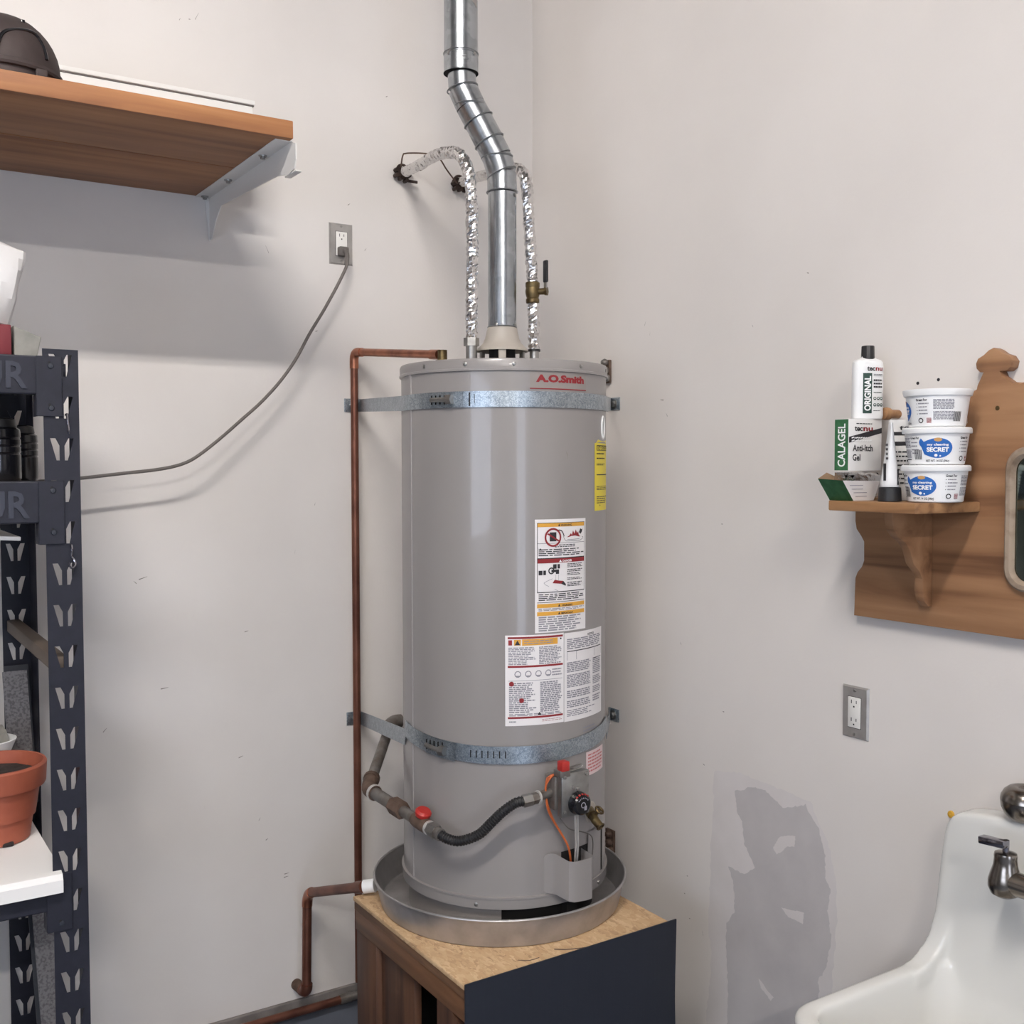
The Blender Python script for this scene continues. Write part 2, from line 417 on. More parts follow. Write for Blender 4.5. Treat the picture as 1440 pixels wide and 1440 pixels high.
def window(name, axis, w):
    a0, a1, z0, z1 = w
    def b(mb, p, q, c, d, t0, t1):
        if axis == 'x': return mb.box((p, RY-.1+t0, c), (q, RY-.1+t1, d), .003)
        return mb.box((RX-.1+t0, p, c), (RX-.1+t1, q, d), .003)
    fr = MB()
    for p, q, c, d in ((a0, a0+.04, z0, z1), (a1-.04, a1, z0, z1), (a0+.04, a1-.04, z0, z0+.04), (a0+.04, a1-.04, z1-.04, z1), ((a0+a1)/2-.02, (a0+a1)/2+.02, z0+.04, z1-.04)):
        b(fr, p, q, c, d, .02, .09)
    o = struct(name, fr, 'trim')
    pn = MB(); b(pn, a0+.04, a1-.04, z0+.04, z1-.04, .04, .048)
    obj('glass_pane', pn, 'pane', o, smooth=0)
window('door_1', 'x', WB); window('window_1', 'y', WS)
for i, (lx, ly) in enumerate(LAMPS):
    t = thing('ceiling_light', (lx, ly, H-.1), ('long ceiling light by the back wall, out of the picture', 'long ceiling light in the middle of the ceiling, out of the picture')[i], 'lamp', None)
    obj('housing', MB().box((lx-.64, ly-.08, H-.05), (lx+.64, ly+.08, H), .004), 'trim', t)
    for s in (-.04, .04):
        obj('lamp_tube', cyl(MB(), (lx-.6, ly+s, H-.075), (lx+.6, ly+s, H-.075), .016, 12), 'lamp', t)
    for sx in (-.615, .615):
        obj('lamp_holder', MB().box((lx+sx-.012, ly-.07, H-.1), (lx+sx+.012, ly+.07, H-.05), .003), 'trim', t)

# marks on the walls
def ragged(pts, step, amp):
    out = []
    for i in range(len(pts)):
        a, b = Vector(pts[i]), Vector(pts[(i+1) % len(pts)]); n = max(1, int((b-a).length/step))
        for k in range(n):
            p = a.lerp(b, k/n); out.append((p.x+random.uniform(-amp, amp), p.y+random.uniform(-amp, amp)))
    return out
onR = lambda a, b, d: (-d, a, b)
def decal(name, pts, d, m, parent):
    from mathutils.geometry import delaunay_2d_cdt
    n = len(pts); vs, _, fs, *_r = delaunay_2d_cdt([Vector(p) for p in pts], [], [list(range(n))], 1, 1e-5)
    return obj(name, MB().add([onR(v.x, v.y, d) for v in vs], fs), m, parent, smooth=0)
halo = [(-.83, .80), (-.92, .815), (-1.037, .803), (-1.135, .80), (-1.195, .715), (-1.225, .606), (-1.225, .46), (-1.205, .303), (-1.2, .1), (-.81, .1), (-.818, .492), (-.822, .7)]
decal('skim_coat', ragged(ragged(halo, .05, .008), .01, .003), .0004, 'skim', wall_right)
patch = [(-.903, .759), (-.926, .763), (-.951, .788), (-.995, .79), (-1.025, .775), (-1.061, .76), (-1.102, .773), (-1.13, .791), (-1.147, .766), (-1.169, .742), (-1.181, .715), (-1.192, .688), (-1.187, .635), (-1.209, .616), (-1.199, .557), (-1.21, .505), (-1.196, .426), (-1.174, .396), (-1.17, .1), (-.88, .1), (-.882, .276), (-.871, .368), (-.881, .42), (-.907, .453), (-.906, .505), (-.886, .563), (-.935, .562), (-.972, .592), (-.934, .636), (-.927, .686), (-.907, .713)]
decal('plaster_patch', ragged(ragged(patch, .03, .004), .006, .0022), .0010, 'patch', wall_right)
for isl in ([(-1.05, .689), (-1.1, .704), (-1.1, .677), (-1.074, .674), (-1.045, .643), (-1.032, .654)], [(-1.058, .523), (-1.128, .532), (-1.125, .506), (-1.082, .506)], [(-.988, .322), (-1.037, .294), (-1.028, .283), (-.998, .30)]):
    decal('skim_patch', ragged(ragged(isl, .015, .002), .004, .001), .0016, 'skim', wall_right)
mb = MB()
for (x, z, l, a) in [(-.824, .433, .012, .1), (-.826, .424, .012, .1), (-1.085, 2.71, .006, 1), (-1.041, 2.727, .02, 1.1), (-1.06, 2.715, .004, 0), (-.5, 2.62, .006, .5), (-.73, 1.46, .008, 1.2), (-.72, 1.94, .007, .3), (-.86, 2.15, .02, 2), (-.93, 1.12, .01, .2), (-.9, .6, .008, 1), (-.95, .78, .012, .3), (-.62, 2.3, .008, .6), (-.64, 2.22, .012, 1.3), (-.57, 2.18, .008, .9), (-.79, 1.33, .01, 1.4), (-1.2, 1.28, .02, .3), (-1.22, 1.27, .009, 2.4), (-1.15, .99, .018, .1), (-1.05, .66, .01, 1.5), (-.88, .54, .007, .5), (-.98, 2.27, .014, .4), (-1.3, .9, .012, .8)]:
    c, s = math.cos(a)*l*.55, math.sin(a)*l*.55; w = .0015
    mb.add([(x-c, -.0006, z-s-w), (x+c, -.0006, z+s-w*.3), (x+c, -.0006, z+s+w*.3), (x-c, -.0006, z-s+w)], [(0, 1, 2, 3)])
obj('scuff_marks', mb, 'scuff', wall_left, kind='stuff', smooth=0)
mb = MB()
for (y, z, l, a) in [(-.55, 1.95, .012, 2), (-.57, 1.92, .008, 1.8), (-.62, 1.74, .012, .1), (-.64, 1.70, .01, 1), (-.7, 1.1, .006, 1), (-.86, .95, .005, 0), (-.79, .8, .006, .5), (-.85, 1.42, .004, 0), (-.79, .36, .012, 1.2), (-.73, .49, .004, 0), (-.72, .44, .004, 0), (-.74, .38, .004, 0), (-1.14, .58, .005, 1), (-.95, 1.9, .005, 1), (-1.12, 2.0, .005, .3)]:
    c, s = math.cos(a)*l*.55, math.sin(a)*l*.55; w = .0015
    mb.add([(-.0006, y-c, z-s-w), (-.0006, y+c, z+s-w*.3), (-.0006, y+c, z+s+w*.3), (-.0006, y-c, z-s+w)], [(0, 1, 2, 3)])
obj('scuff_marks', mb, 'scuff', wall_right, kind='stuff', smooth=0)
for y, z in ((-1.4146, 1.7332), (-1.4627, 1.7372)):
    obj('nail_hole', MB().lathe([(.0035, 0), (.003, .001), (0, .0012)], (-.0, y, z), 10, 'x', mtx=Matrix.Scale(-1, 3, (1, 0, 0))), 'ink', wall_right)
obj('putty_spot', MB().lathe([(.008, 0), (.007, .003), (0, .005)], (0, -1.508, .868), 10, 'x', mtx=Matrix.Scale(-1, 3, (1, 0, 0))), 'yellowbit', wall_right)

# ================================================================== WATER HEATER
TX, TY, TR = -.4974, -.6199, .2455
def tk(a, z, r=TR): return Vector((TX+r*math.cos(rad(a)), TY+r*math.sin(rad(a)), z))
wh = thing('water_heater', (TX, TY, .512), 'tall grey cylindrical tank water heater standing in the round metal pan', 'water heater')
TC = (TX, TY, 0)
obj('jacket', MB().lathe([(TR, .60), (TR, 1.778)], TC, 96), 'grey', wh)
obj('top_cap', MB().lathe([(TR+.001, 1.7735), (TR+.0045, 1.7745), (TR+.0045, 1.7790), (TR+.0035, 1.7800), (TR+.0035, 1.7965), (TR+.001, 1.8012), (TR-.004, 1.8018), (TR-.010, 1.800), (TR-.014, 1.793), (0, 1.793)], TC, 96), 'grey', wh)
obj('bottom_rim', MB().lathe([(TR+.001, .606), (TR+.0055, .605), (TR+.0055, .601), (TR+.0035, .600), (TR+.0035, .5781), (TR-.004, .5775), (TR-.004, .584)], TC, 96), 'grey', wh)
obj('base_ring', MB().lathe([(TR-.012, .576), (TR-.012, .513), (TR-.014, .513), (TR-.014, .576)], TC, 60, a0=rad(60), a1=rad(236)), 'grey', wh, label='grey ring under the left of the tank')
obj('burner_shade', MB().lathe([(TR-.03, .513), (TR-.03, .58), (0, .58)], TC, 48), 'dark', wh)  # black drum painted as the darkness under the tank
obj('leg', MB().box((TX+.02, TY-.235, .512), (TX+.05, TY-.20, .58), .002), 'dark', wh)
obj('leg', MB().box((TX-.15, TY+.17, .512), (TX-.11, TY+.2, .58), .002), 'dark', wh)
obj('leg', MB().box((TX+.13, TY+.14, .512), (TX+.17, TY+.17, .58), .002), 'dark', wh)
obj('seam', MB().add(*(lambda vs: (vs, [(0, 1, 3, 2), (2, 3, 5, 4), (4, 5, 7, 6)]))([tk(a, z, r) for a, r in ((176.2, TR), (176.4, TR+.0022), (178.4, TR+.0022), (178.7, TR)) for z in (.606, 1.774)])), 'grey', wh)
scr = MB().lathe([(.0045, 0), (.0042, .002), (.002, .003), (0, .003)], (0, 0, 0), 10).mesh('screw')
for a, z in [(-168, 1.789), (-142, 1.789), (-117, 1.789), (-78, 1.789), (-48, 1.789), (-137, .588), (-60, .588)]:
    stamp('screw', scr, 'steel', tk(a, z, TR+.0033), wh, (0, rad(90), rad(a)))
# draft hood and its legs
FXY = (-.4925, -.606)
obj('draft_hood', MB().lathe([(.0335, 1.90), (.036, 1.897), (.0375, 1.890), (.0415, 1.872), (.044, 1.868), (.046, 1.862), (.052, 1.856), (.0595, 1.848), (.063, 1.8435), (.0635, 1.8415), (.060, 1.842), (.05, 1.852), (.033, 1.87)], (*FXY, 0), 48), 'grey2', wh)
obj('hood_shade_core', MB().lathe([(.032, 1.7935), (.032, 1.86), (0, 1.86)], (*FXY, 0), 24), 'dark', wh)  # black core standing in for the shade under the hood
for a in (-122, -2, 118):
    p = Vector((FXY[0]+.056*math.cos(rad(a)), FXY[1]+.056*math.sin(rad(a)), 0)); mt = Matrix.Translation(p) @ Matrix.Rotation(rad(a), 4, 'Z')
    obj('hood_leg', MB().box((-.003, -.009, 1.793), (.003, .009, 1.844), .002, mt), 'grey2', wh)
# relief valve on top
rv = obj('relief_valve', cyl(MB(), (-.585, -.475, 1.7935), (-.585, -.475, 1.852), .012), 'brass', wh)
cyl_m = MB(); hexnut(cyl_m, (-.585, -.475, 1.815), (-.585, -.475, 1.828), .017); obj('valve_nut', cyl_m, 'brass', rv)
# printed labels
def label(name, a0, z0, a1, z1, m, text, r=TR):
    w = (rad(a1)-rad(a0))*r; F = cyl_face(TX, TY, r, a0, z0); mb = MB(); F.rect(mb, 0, 0, w, z1-z0, .0006)
    return F, w, z1-z0, obj(name, mb, m, wh, label=text, smooth=60)
F, w, h, o = label('brand_label', -108.7, 1.7345, -73.2, 1.7765, 'labelgrey', 'silver label with dark red maker name')
mb = MB(); F.rect(mb, 0, 0, w, .0022, .0010); F.text(mb, 'A.O.Smith', w*.09, .0165, .0145, .0010, width=w*.86, bold=.06); obj('print', mb, 'inkred', o, smooth=0)
F, w, h, o = label('warning_label', -106.1, 1.1955, -73.3, 1.4475, 'labelwhite', 'tall white warning label with orange and red bands')
K = MB(); R_ = MB(); O_ = MB(); G = MB(); Wt = MB(); H1, H2 = .0010, .0014
b = w*.035
def P(f): return h*(1-f)          # fraction from the top
for v0, v1 in ((.03, .032), (.64, .643)): F.rect(K, b, P(v1+.004), w-b, P(v0), H1)
for u in (b, w-b-.0012): F.rect(K, u, P(.645), u+.0012, P(.03), H1)
F.rect(O_, b, P(.067), w-b, P(.034), H1); F.text(K, 'WARNING', w*.56, P(.062), .0045, H2, align='c', bold=.03)
F.poly(K, [(w*.40, P(.062)), (w*.44, P(.062)), (w*.42, P(.04))], H2)
F.ring(R_, w*.31, P(.16), w*.15, w*.03, H2); F.rect(K, w*.25, P(.195), w*.37, P(.115), H1)
F.poly(R_, [(w*.2, P(.13)), (w*.23, P(.122)), (w*.43, P(.19)), (w*.40, P(.197))], H2+.0002)
F.poly(R_, [(w*.57, P(.163)), (w*.62, P(.150)), (w*.655, P(.128)), (w*.675, P(.145)), (w*.70, P(.105)), (w*.73, P(.135)), (w*.76, P(.098)), (w*.79, P(.13)), (w*.815, P(.115)), (w*.83, P(.15)), (w*.87, P(.163))], H1)
F.poly(K, [(w*.83, P(.125)), (w*.86, P(.09)), (w*.90, P(.10)), (w*.92, P(.085)), (w*.9, P(.12)), (w*.87, P(.14))], H2)
def stroke(mb, pts, t, h):
    for (u0, v0), (u1, v1) in zip(pts, pts[1:]):
        d = Vector((u1-u0, v1-v0)).normalized()*t/2; mb.add([F.fn(u0-d.y, v0+d.x, h), F.fn(u0+d.y, v0-d.x, h), F.fn(u1+d.y, v1-d.x, h), F.fn(u1-d.y, v1+d.x, h)], [(0, 1, 2, 3)])
stroke(K, [(w*.50, P(.155)), (w*.535, P(.19)), (w*.56, P(.197)), (w*.72, P(.199)), (w*.86, P(.196)), (w*.915, P(.18)), (w*.93, P(.168)), (w*.90, P(.163))], .0009, H2)
stroke(G, [(w*.58, P(.183)), (w*.7, P(.185)), (w*.84, P(.182))], .0012, H2)
stroke(K, [(w*.37, P(.10)), (w*.43, P(.097)), (w*.47, P(.105)), (w*.50, P(.13)), (w*.515, P(.155))], .0024, H2)
F.rect(K, b, P(.213), w-b, P(.210), H1)
F.lines(K, w*.34, P(.252), w*.75, P(.222), 2, H1, .5, .1); F.lines(K, w*.06, P(.326), w*.95, P(.258), 4, H1, .5, .25)
F.poly(K, [(w*.06, P(.272)), (w*.12, P(.272)), (w*.09, P(.252))], H2)
F.rect(K, b, P(.349), w-b, P(.340), H1); F.rect(R_, b, P(.386), w-b, P(.349), H1); F.text(Wt, 'DANGER', w*.58, P(.380), .0045, H2, align='c', bold=.03)
F.poly(Wt, [(w*.42, P(.381)), (w*.47, P(.381)), (w*.445, P(.358))], H2)
for u, v, r_ in ((.13, .47, .05), (.38, .418, .05)):
    F.rect(K, w*(u-.07), P(v+.02), w*(u-.005), P(v-.02), H1); F.rect(K, w*(u+.01), P(v+.02), w*(u+.055), P(v-.02), H1)
F.ring(K, w*.28, P(.455), w*.055, w*.02, H1); F.rect(K, w*.28, P(.468), w*.42, P(.445), H1); F.rect(K, w*.36, P(.485), w*.42, P(.465), H1)
F.poly(R_, [(w*.30, P(.565)), (w*.34, P(.535)), (w*.42, P(.545)), (w*.50, P(.55)), (w*.55, P(.58)), (w*.46, P(.575))], H1)
F.poly(K, [(w*.46, P(.575)), (w*.5, P(.55)), (w*.55, P(.58)), (w*.545, P(.595))], H2)
stroke(G, [(w*.30, P(.525)), (w*.20, P(.545)), (w*.15, P(.56)), (w*.17, P(.575)), (w*.40, P(.635))], .0009, H1); stroke(G, [(w*.36, P(.49)), (w*.36, P(.54))], .0007, H1); stroke(G, [(w*.41, P(.49)), (w*.41, P(.54))], .0007, H1)
for v0, v1, n in ((.435, .395, 3), (.475, .445, 2), (.505, .48, 2), (.545, .52, 2), (.605, .56, 3)): F.lines(K, w*.58, P(v0), w*.95, P(v1), n, H1, .5, .35)
F.lines(K, w*.06, P(.72), w*.95, P(.655), 4, H1, .5, .2)
F.rect(K, b, P(.735), w-b, P(.730), H1)
for v in (.745, .815):
    F.rect(O_, b, P(v+.035), w-b, P(v), H1); F.text(K, 'WARNING' if v < .8 else 'IMPORTANT', w*.58, P(v+.03), .0042, H2, align='c', bold=.03); F.poly(K, [(w*.40, P(v+.03)), (w*.44, P(v+.03)), (w*.42, P(v+.006))], H2)
F.lines(G, w*.06, P(.81), w*.95, P(.785), 2, H1, .55, .3); F.lines(G, w*.06, P(.99), w*.95, P(.855), 7, H1, .6, .25)
for n_, mb_, m_ in (('print', K, 'ink'), ('red_print', R_, 'inkred'), ('orange_print', O_, 'inkorange'), ('grey_print', G, 'inkgrey'), ('white_print', Wt, 'inkwhite')): obj(n_, mb_, m_, o, smooth=0)
F, w, h, o = label('instruction_label', -121.7, .9905, -89.3, 1.1922, 'labelwhite', 'white instruction label with red bars and an orange band')
K = MB(); R_ = MB(); O_ = MB(); G = MB(); b = w*.04
for v in (.018, .335, .90): F.rect(R_, b, P(v+.022), w-b*.5, P(v), H1)
F.rect(O_, w*.27, P(.115), w*.88, P(.045), H1); F.rect(O_, w*.14, P(.112), w*.25, P(.048), H1); F.poly(K, [(w*.15, P(.108)), (w*.24, P(.108)), (w*.195, P(.055))], H2)
F.rect(R_, w*.05, P(.11), w*.11, P(.052), H1); F.disc(K, w*.94, P(.06), w*.015, H1)
F.lines(G, w*.3, P(.105), w*.8, P(.055), 2, H2, .4, .1)
F.lines(G, w*.05, P(.33), w*.5, P(.13), 11, H1, .6, .35); F.lines(G, w*.55, P(.33), w*.97, P(.13), 11, H1, .65, .25)
for i in range(4): F.ring(G, w*(.2+.17*i), P(.43), w*.055, w*.015, H1, 10); F.rect(G, w*(.165+.17*i), P(.455), w*(.235+.17*i), P(.445), H2)
F.lines(G, w*.78, P(.47), w*.97, P(.38), 3, H1, .5, .2); F.rect(G, w*.05, P(.505), w*.97, P(.500), H1)
F.lines(G, w*.06, P(.86), w*.51, P(.52), 16, H1, .65, .35); F.lines(G, w*.57, P(.86), w*.97, P(.52), 16, H1, .7, .25); F.lines(G, w*.06, P(.895), w*.97, P(.865), 2, H1, .6, .1)
for u, v in ((.10, .535), (.26, .72)): F.disc(R_, w*u, P(v), w*.04, H2, 14); 
F.poly(K, [(w*.52, P(.89)), (w*.59, P(.89)), (w*.555, P(.855))], H2); F.lines(G, w*.06, P(.97), w*.2, P(.94), 1, H1); F.lines(R_, w*.6, P(.97), w*.97, P(.935), 2, H1, .25)
for n_, mb_, m_ in (('print', K, 'ink'), ('red_print', R_, 'inkred'), ('orange_print', O_, 'inkorange'), ('grey_print', G, 'inkgrey')): obj(n_, mb_, m_, o, smooth=0)
F, w, h, o = label('instruction_label', -89.0, .9895, -54.4, 1.1905, 'labelwhite', 'white label of dense grey print around the right side')
K = MB(); G = MB(); O_ = MB()
F.text(K, 'NOTICE', w*.6, P(.06), .005, H1, align='c', bold=.03); F.lines(G, w*.05, P(.19), w*.95, P(.065), 6, H1, .6, .12); F.rect(K, w*.05, P(.215), w*.95, P(.205), H1)
for u in (.05, .24, .7, .95): F.rect(G, w*u, P(.31), w*u+.0012, P(.21), H1)
for v0, v1, n in ((.45, .33, 6), (.62, .47, 8), (.74, .65, 4), (.85, .765, 4)): F.lines(G, w*.05, P(v0), w*.6, P(v1), n, H1, .65, .12)
for v0, v1, n in ((.52, .33, 9), (.64, .54, 5), (.74, .66, 4), (.84, .76, 3)): F.lines(G, w*.66, P(v0), w*.96, P(v1), n, H1, .6, .25)
F.lines(K, w*.66, P(.35), w*.8, P(.33), 1, H2); F.lines(G, w*.05, P(.95), w*.8, P(.87), 4, H1, .5, .4)
for n_, mb_, m_ in (('print', K, 'ink'), ('grey_print', G, 'inkgrey')): obj(n_, mb_, m_, o, smooth=0)
F, w, h, o = label('energy_label', -64.1, 1.4620, -36, 1.6180, 'labelyellow', 'yellow label wrapping round the right edge')
K = MB(); F.rect(K, w*.08, P(.11), w*.95, P(.03), H1); 
Y = MB(); F.text(Y, 'ENERGYGUIDE', w*.1, P(.10), .0085, H2, width=w*.8, bold=.03)
F.poly(K, [(0, 0)]*3, H1)
for v0, v1, n in ((.17, .14, 1), (.24, .21, 1), (.33, .30, 2)): F.lines(K, w*.08, P(v0), w*.6, P(v1), n, H1, .6, .5)
F.rect(K, w*.08, P(.475), w*.95, P(.46), H1); F.lines(K, w*.08, P(.70), w*.9, P(.63), 3, H1, .4, .3); F.lines(K, w*.08, P(.9), w*.9, P(.78), 4, H1, .4, .4); F.disc(K, w*.25, P(.925), .002, H1)
obj('print', K, 'ink', o, smooth=0); obj('yellow_print', Y, 'labelyellow', o, smooth=0)
mb = MB(); F.poly(mb, [(w*.05, h), (w*.95, h), (w*.8, h+.008), (w*.15, h+.008)], .0006); obj('label_tab', mb, 'labelyellow', o)
mb = MB(); mb.torus(tk(-52, 1.655, TR+.001), .026, .0022, 24, 6, Matrix.Rotation(rad(-52), 3, 'Z') @ Matrix.Rotation(rad(90), 3, 'Y') @ Matrix.Scale(.42, 3, (0, 1, 0))); obj('tag_loop', mb, 'white', wh)
F, w, h, o = label('small_label', -72.4, .8515, -51, .9075, 'labelpink', 'small pink label above the gas control')
mb = MB(); F.lines(mb, w*.08, h*.1, w*.92, h*.92, 6, H1, .5, .2); obj('print', mb, 'ink_lightred', o, smooth=0)
F = cyl_face(TX, TY, TR, -75, .947); mb = MB(); F.lines(mb, 0, 0, .065, .024, 3, .0006, .45, .4); obj('stamped_print', mb, 'inkgrey', wh, smooth=0)
F = cyl_face(TX, TY, TR, -88, 1.6); mb = MB(); F.poly(mb, [(0, 0), (.004, -.012), (.006, -.02), (.005, -.008)], .0006); obj('scratch', mb, 'scuff', wh, smooth=0)
# gas control
gc = obj('gas_control', MB().box((-.545, -.93, .796), (-.4685, -.912, .894), .004), 'steel', wh, label='square grey metal gas control with a black dial')
obj('control_body', MB().box((-.551, -.911, .808), (-.472, -.872, .886), .006), 'gasiron', gc)
obj('mounting_shank', cyl(MB(), (-.51, -.875, .845), (-.51, TY-TR+.004, .845), .024), 'steel', gc)
F = plane_face((-.545, -.9302, .796), (1, 0, 0), (0, 0, 1))
for u, v in ((.008, .09), (.068, .09), (.008, .012), (.068, .012), (.03, .065), (.043, .06)):
    obj('screw', MB().lathe([(.0045, 0), (.004, .003), (0, .0036)], (-.545+u, -.9302, .796+v), 10, 'y', mtx=Matrix.Scale(-1, 3, (0, 1, 0))), 'steel', gc)
obj('dial', MB().lathe([(.0255, 0), (.0255, .006), (.023, .018), (.019, .021), (0, .021)], (-.503, -.931, .825), 32, 'y', mtx=Matrix.Scale(-1, 3, (0, 1, 0))), 'blackgloss', gc)
mb = MB(); DF = plane_face((-.503, -.9525, .825), (1, 0, 0), (0, 0, 1)); DF.ring(mb, 0, 0, .0065, .002, .0004)
for i in range(7):
    a = rad(40+100*i/6); DF.disc(mb, .0155*math.cos(a), .0155*math.sin(a), .0016, .0004, 8)
DF.rect(mb, .002, -.012, .009, -.002, .0004); obj('dial_print', mb, 'inkgrey', gc, smooth=0)
mb = MB(); DF2 = plane_face((-.503, -.944, .825), (1, 0, 0), (0, 0, 1))
for i in range(5):
    a = rad(50+80*i/4); mb.box((-.503+.0215*math.cos(a)-.0022, -.950, .825+.0215*math.sin(a)-.003), (-.503+.0215*math.cos(a)+.0022, -.9465, .825+.0215*math.sin(a)+.003), .0005)
obj('red_marks', mb, 'red', gc, label='red marks on the dial')
obj('pilot_button', MB().box((-.548, -.936, .900), (-.527, -.915, .922), .003), 'red', gc, label='red button on top')
obj('button_post', MB().box((-.55, -.932, .886), (-.522, -.905, .9015), .002), 'gasiron', gc)
mb = MB(); mb.tube([(-.525, -.925, .904), (-.490, -.925, .908), (-.484, -.925, .905), (-.488, -.925, .900), (-.525, -.925, .896)], .0016, 6); obj('wire_clip', mb, 'steel', gc)
obj('orange_lead', MB().tube(spline([(-.535, -.905, .892), (-.553, -.905, .886), (-.566, -.90, .868), (-.566, -.90, .845), (-.561, -.90, .812), (-.543, -.895, .782), (-.521, -.892, .75), (-.505, -.9, .715), (-.487, -.885, .66)], .008), .0024, 8), 'orange', gc)
obj('orange_lead', MB().tube(spline([(-.54, -.9, .888), (-.556, -.89, .878), (-.562, -.893, .85), (-.559, -.897, .82), (-.538, -.89, .78), (-.518, -.89, .748), (-.5, -.895, .71), (-.482, -.88, .66)], .008), .0018, 8), 'orange', gc)
for dx in (0, .006): obj('burner_tube', MB().tube(spline([(-.505+dx, -.925, .80), (-.497+dx, -.915, .76), (-.489+dx, -.905, .72), (-.478+dx, -.885, .66)], .01), .0024, 8), 'wirewhite', gc)
obj('igniter_wire', MB().tube(spline([(-.535, -.91, .79), (-.519, -.915, .768), (-.50, -.91, .757), (-.475, -.9, .747), (-.445, -.9, .733), (-.43, -.89, .71), (-.428, -.885, .67)], .008), .0013, 6), 'cord', gc)
# burner access door, gap and shield
sh = obj('burner_shield', MB(), 'grey', wh)
mb = MB()
prof = [(-.5455, -.8625), (-.540, -.8665), (-.533, -.872), (-.526, -.882), (-.5195, -.898), (-.512, -.911), (-.501, -.917), (-.47, -.9195), (-.4535, -.918), (-.4465, -.911), (-.4455, -.868)]
def zlow(i): return [.612, .608, .6075, .607, .603, .5985, .596, .595, .595, .595, .596][i]
def ztop(i): return [.690, .6965, .699, .699, .694, .689, .687, .688, .689, .691, .693][i]
for k, off in enumerate((0, .0018)):
    mb.v += [(x, y+off, zz) for i, (x, y) in enumerate(prof) for zz in (zlow(i), ztop(i))]
n = len(prof)
for k in range(2):
    for i in range(n-1):
        q = k*2*n+2*i; mb.f.append((q, q+2, q+3, q+1))
for i in range(n-1):
    mb.f.append((2*i, 2*i+2, 2*n+2*i+2, 2*n+2*i)); mb.f.append((2*i+1, 2*i+3, 2*n+2*i+3, 2*n+2*i+1))
bpy.data.objects.remove(sh); sh = obj('burner_shield', mb, 'grey', wh)
FD = cyl_face(TX, TY, TR, -91, .603)
mb = MB(); FD.rect(mb, 0, .0, .085, .092, .0012); obj('access_shade', mb, 'dark', wh, smooth=60)  # black patch over the closed jacket, standing in for a shaded inside
mb = MB(); FD2 = cyl_face(TX, TY, TR, -71.5, .603); FD2.rect(mb, 0, 0, .062, .118, .0035); obj('access_door', mb, 'grey', wh, smooth=60)
mb = MB(); FD3 = cyl_face(TX, TY, TR, -57, .612); FD3.rect(mb, 0, 0, .011, .112, .004); obj('door_slot', mb, 'dark', wh, smooth=60)
# drain valve
dv = obj('drain_valve', MB().tube([(-.405, -.835, .768), (-.423, -.880, .768)], [.013, .012], 16), 'brass', wh)
mb = MB(); mb.tube([(-.423, -.880, .768), (-.429, -.898, .762), (-.426, -.913, .752)], [.010, .010, .009], 14); mb.torus((-.426, -.913, .752), .009, .0022, 14, 6, along((-.429, -.898, .762), (-.426, -.913, .752))); obj('spout', mb, 'brass', dv)
mb = MB(); cyl(mb, (-.425, -.888, .768), (-.419, -.900, .785), .004, 10); hm = along((-.425, -.888, .768), (-.419, -.900, .785)); mb.torus((-.419, -.900, .785), .0095, .003, 16, 6, hm); obj('handwheel', mb, 'brass', dv)
obj('escutcheon', MB().lathe([(.024, 0), (.02, .004), (0, .004)], tk(-68, .765, TR), 20, 'z', mtx=(Matrix.Rotation(rad(-68), 3, 'Z') @ Matrix.Rotation(rad(90), 3, 'Y'))), 'grey2', dv)

# ================================================================== PAN, STAND, PANEL
PC = (-.507, -.614, 0); ST = .5105
pan = thing('drain_pan', (PC[0], PC[1], ST), 'shallow round metal drip pan under the grey tank', 'pan')
obj('pan_body', MB().lathe([(0, ST+.0006), (.288, ST+.0006), (.291, ST+.003), (.3055, .5755), (.304, .5755), (.2895, ST+.0045), (.2865, ST+.0022), (0, ST+.0022)], PC, 96), 'alu', pan)
obj('rolled_rim', MB().torus((PC[0], PC[1], .577), .3062, .0032, 96, 8), 'alu', pan)
SX0, SX1, SY0, SY1 = -.8135, -.2593, -.9650, -.4240
st = thing('heater_stand', ((SX0+SX1)/2, (SY0+SY1)/2, 0), 'wooden box stand with a chipboard top under the water heater', 'stand')
top = obj('stand_top', MB().box((SX0, SY0, ST-.010), (SX1, SY1, ST), .0008), 'osb', st, label='chipboard top sheet')
obj('ply_layer', MB().box((SX0+.002, SY0+.003, ST-.03), (SX1-.003, SY1-.003, ST-.0105)), 'ply', st)
for pts_, r_ in (([(-.565, -.93, ST+.0005), (-.545, -.945, ST+.0005), (-.52, -.955, ST+.0005), (-.5, -.962, ST+.0005)], .0015), ([(-.66, -.93, ST+.0004), (-.64, -.945, ST+.0005), (-.615, -.945, ST+.0004)], .001)):
    obj('crack', MB().tube(spline(pts_, .01), r_, 5), 'rusty', top)
zr = ST-.0305
for n_, x0, x1, y0, y1 in (('side_rail', SX0+.004, SX0+.042, SY0+.004, SY1-.004), ('side_rail', SX1-.042, SX1-.004, SY0+.004, SY1-.004)):
    obj(n_, MB().box((x0, y0, zr-.05), (x1, y1, zr), .0015), 'stud_x', st)
obj('front_rail', MB().box((SX0+.044, SY0+.004, zr-.05), (SX1-.044, SY0+.042, zr), .0015), 'stud_x', st)
obj('back_rail', MB().box((SX0+.044, SY1-.042, zr-.05), (SX1-.044, SY1-.004, zr), .0015), 'stud_x', st)
for x0, x1, y0, y1 in ((SX0+.006, SX0+.044, SY1-.115, SY1-.006), (SX1-.044, SX1-.006, SY1-.115, SY1-.006), (SX1-.044, SX1-.006, SY0+.006, SY0+.095)):
    obj('post', MB().box((x0, y0, FZ), (x1, y1, zr-.0505), .0015), 'stud', st)
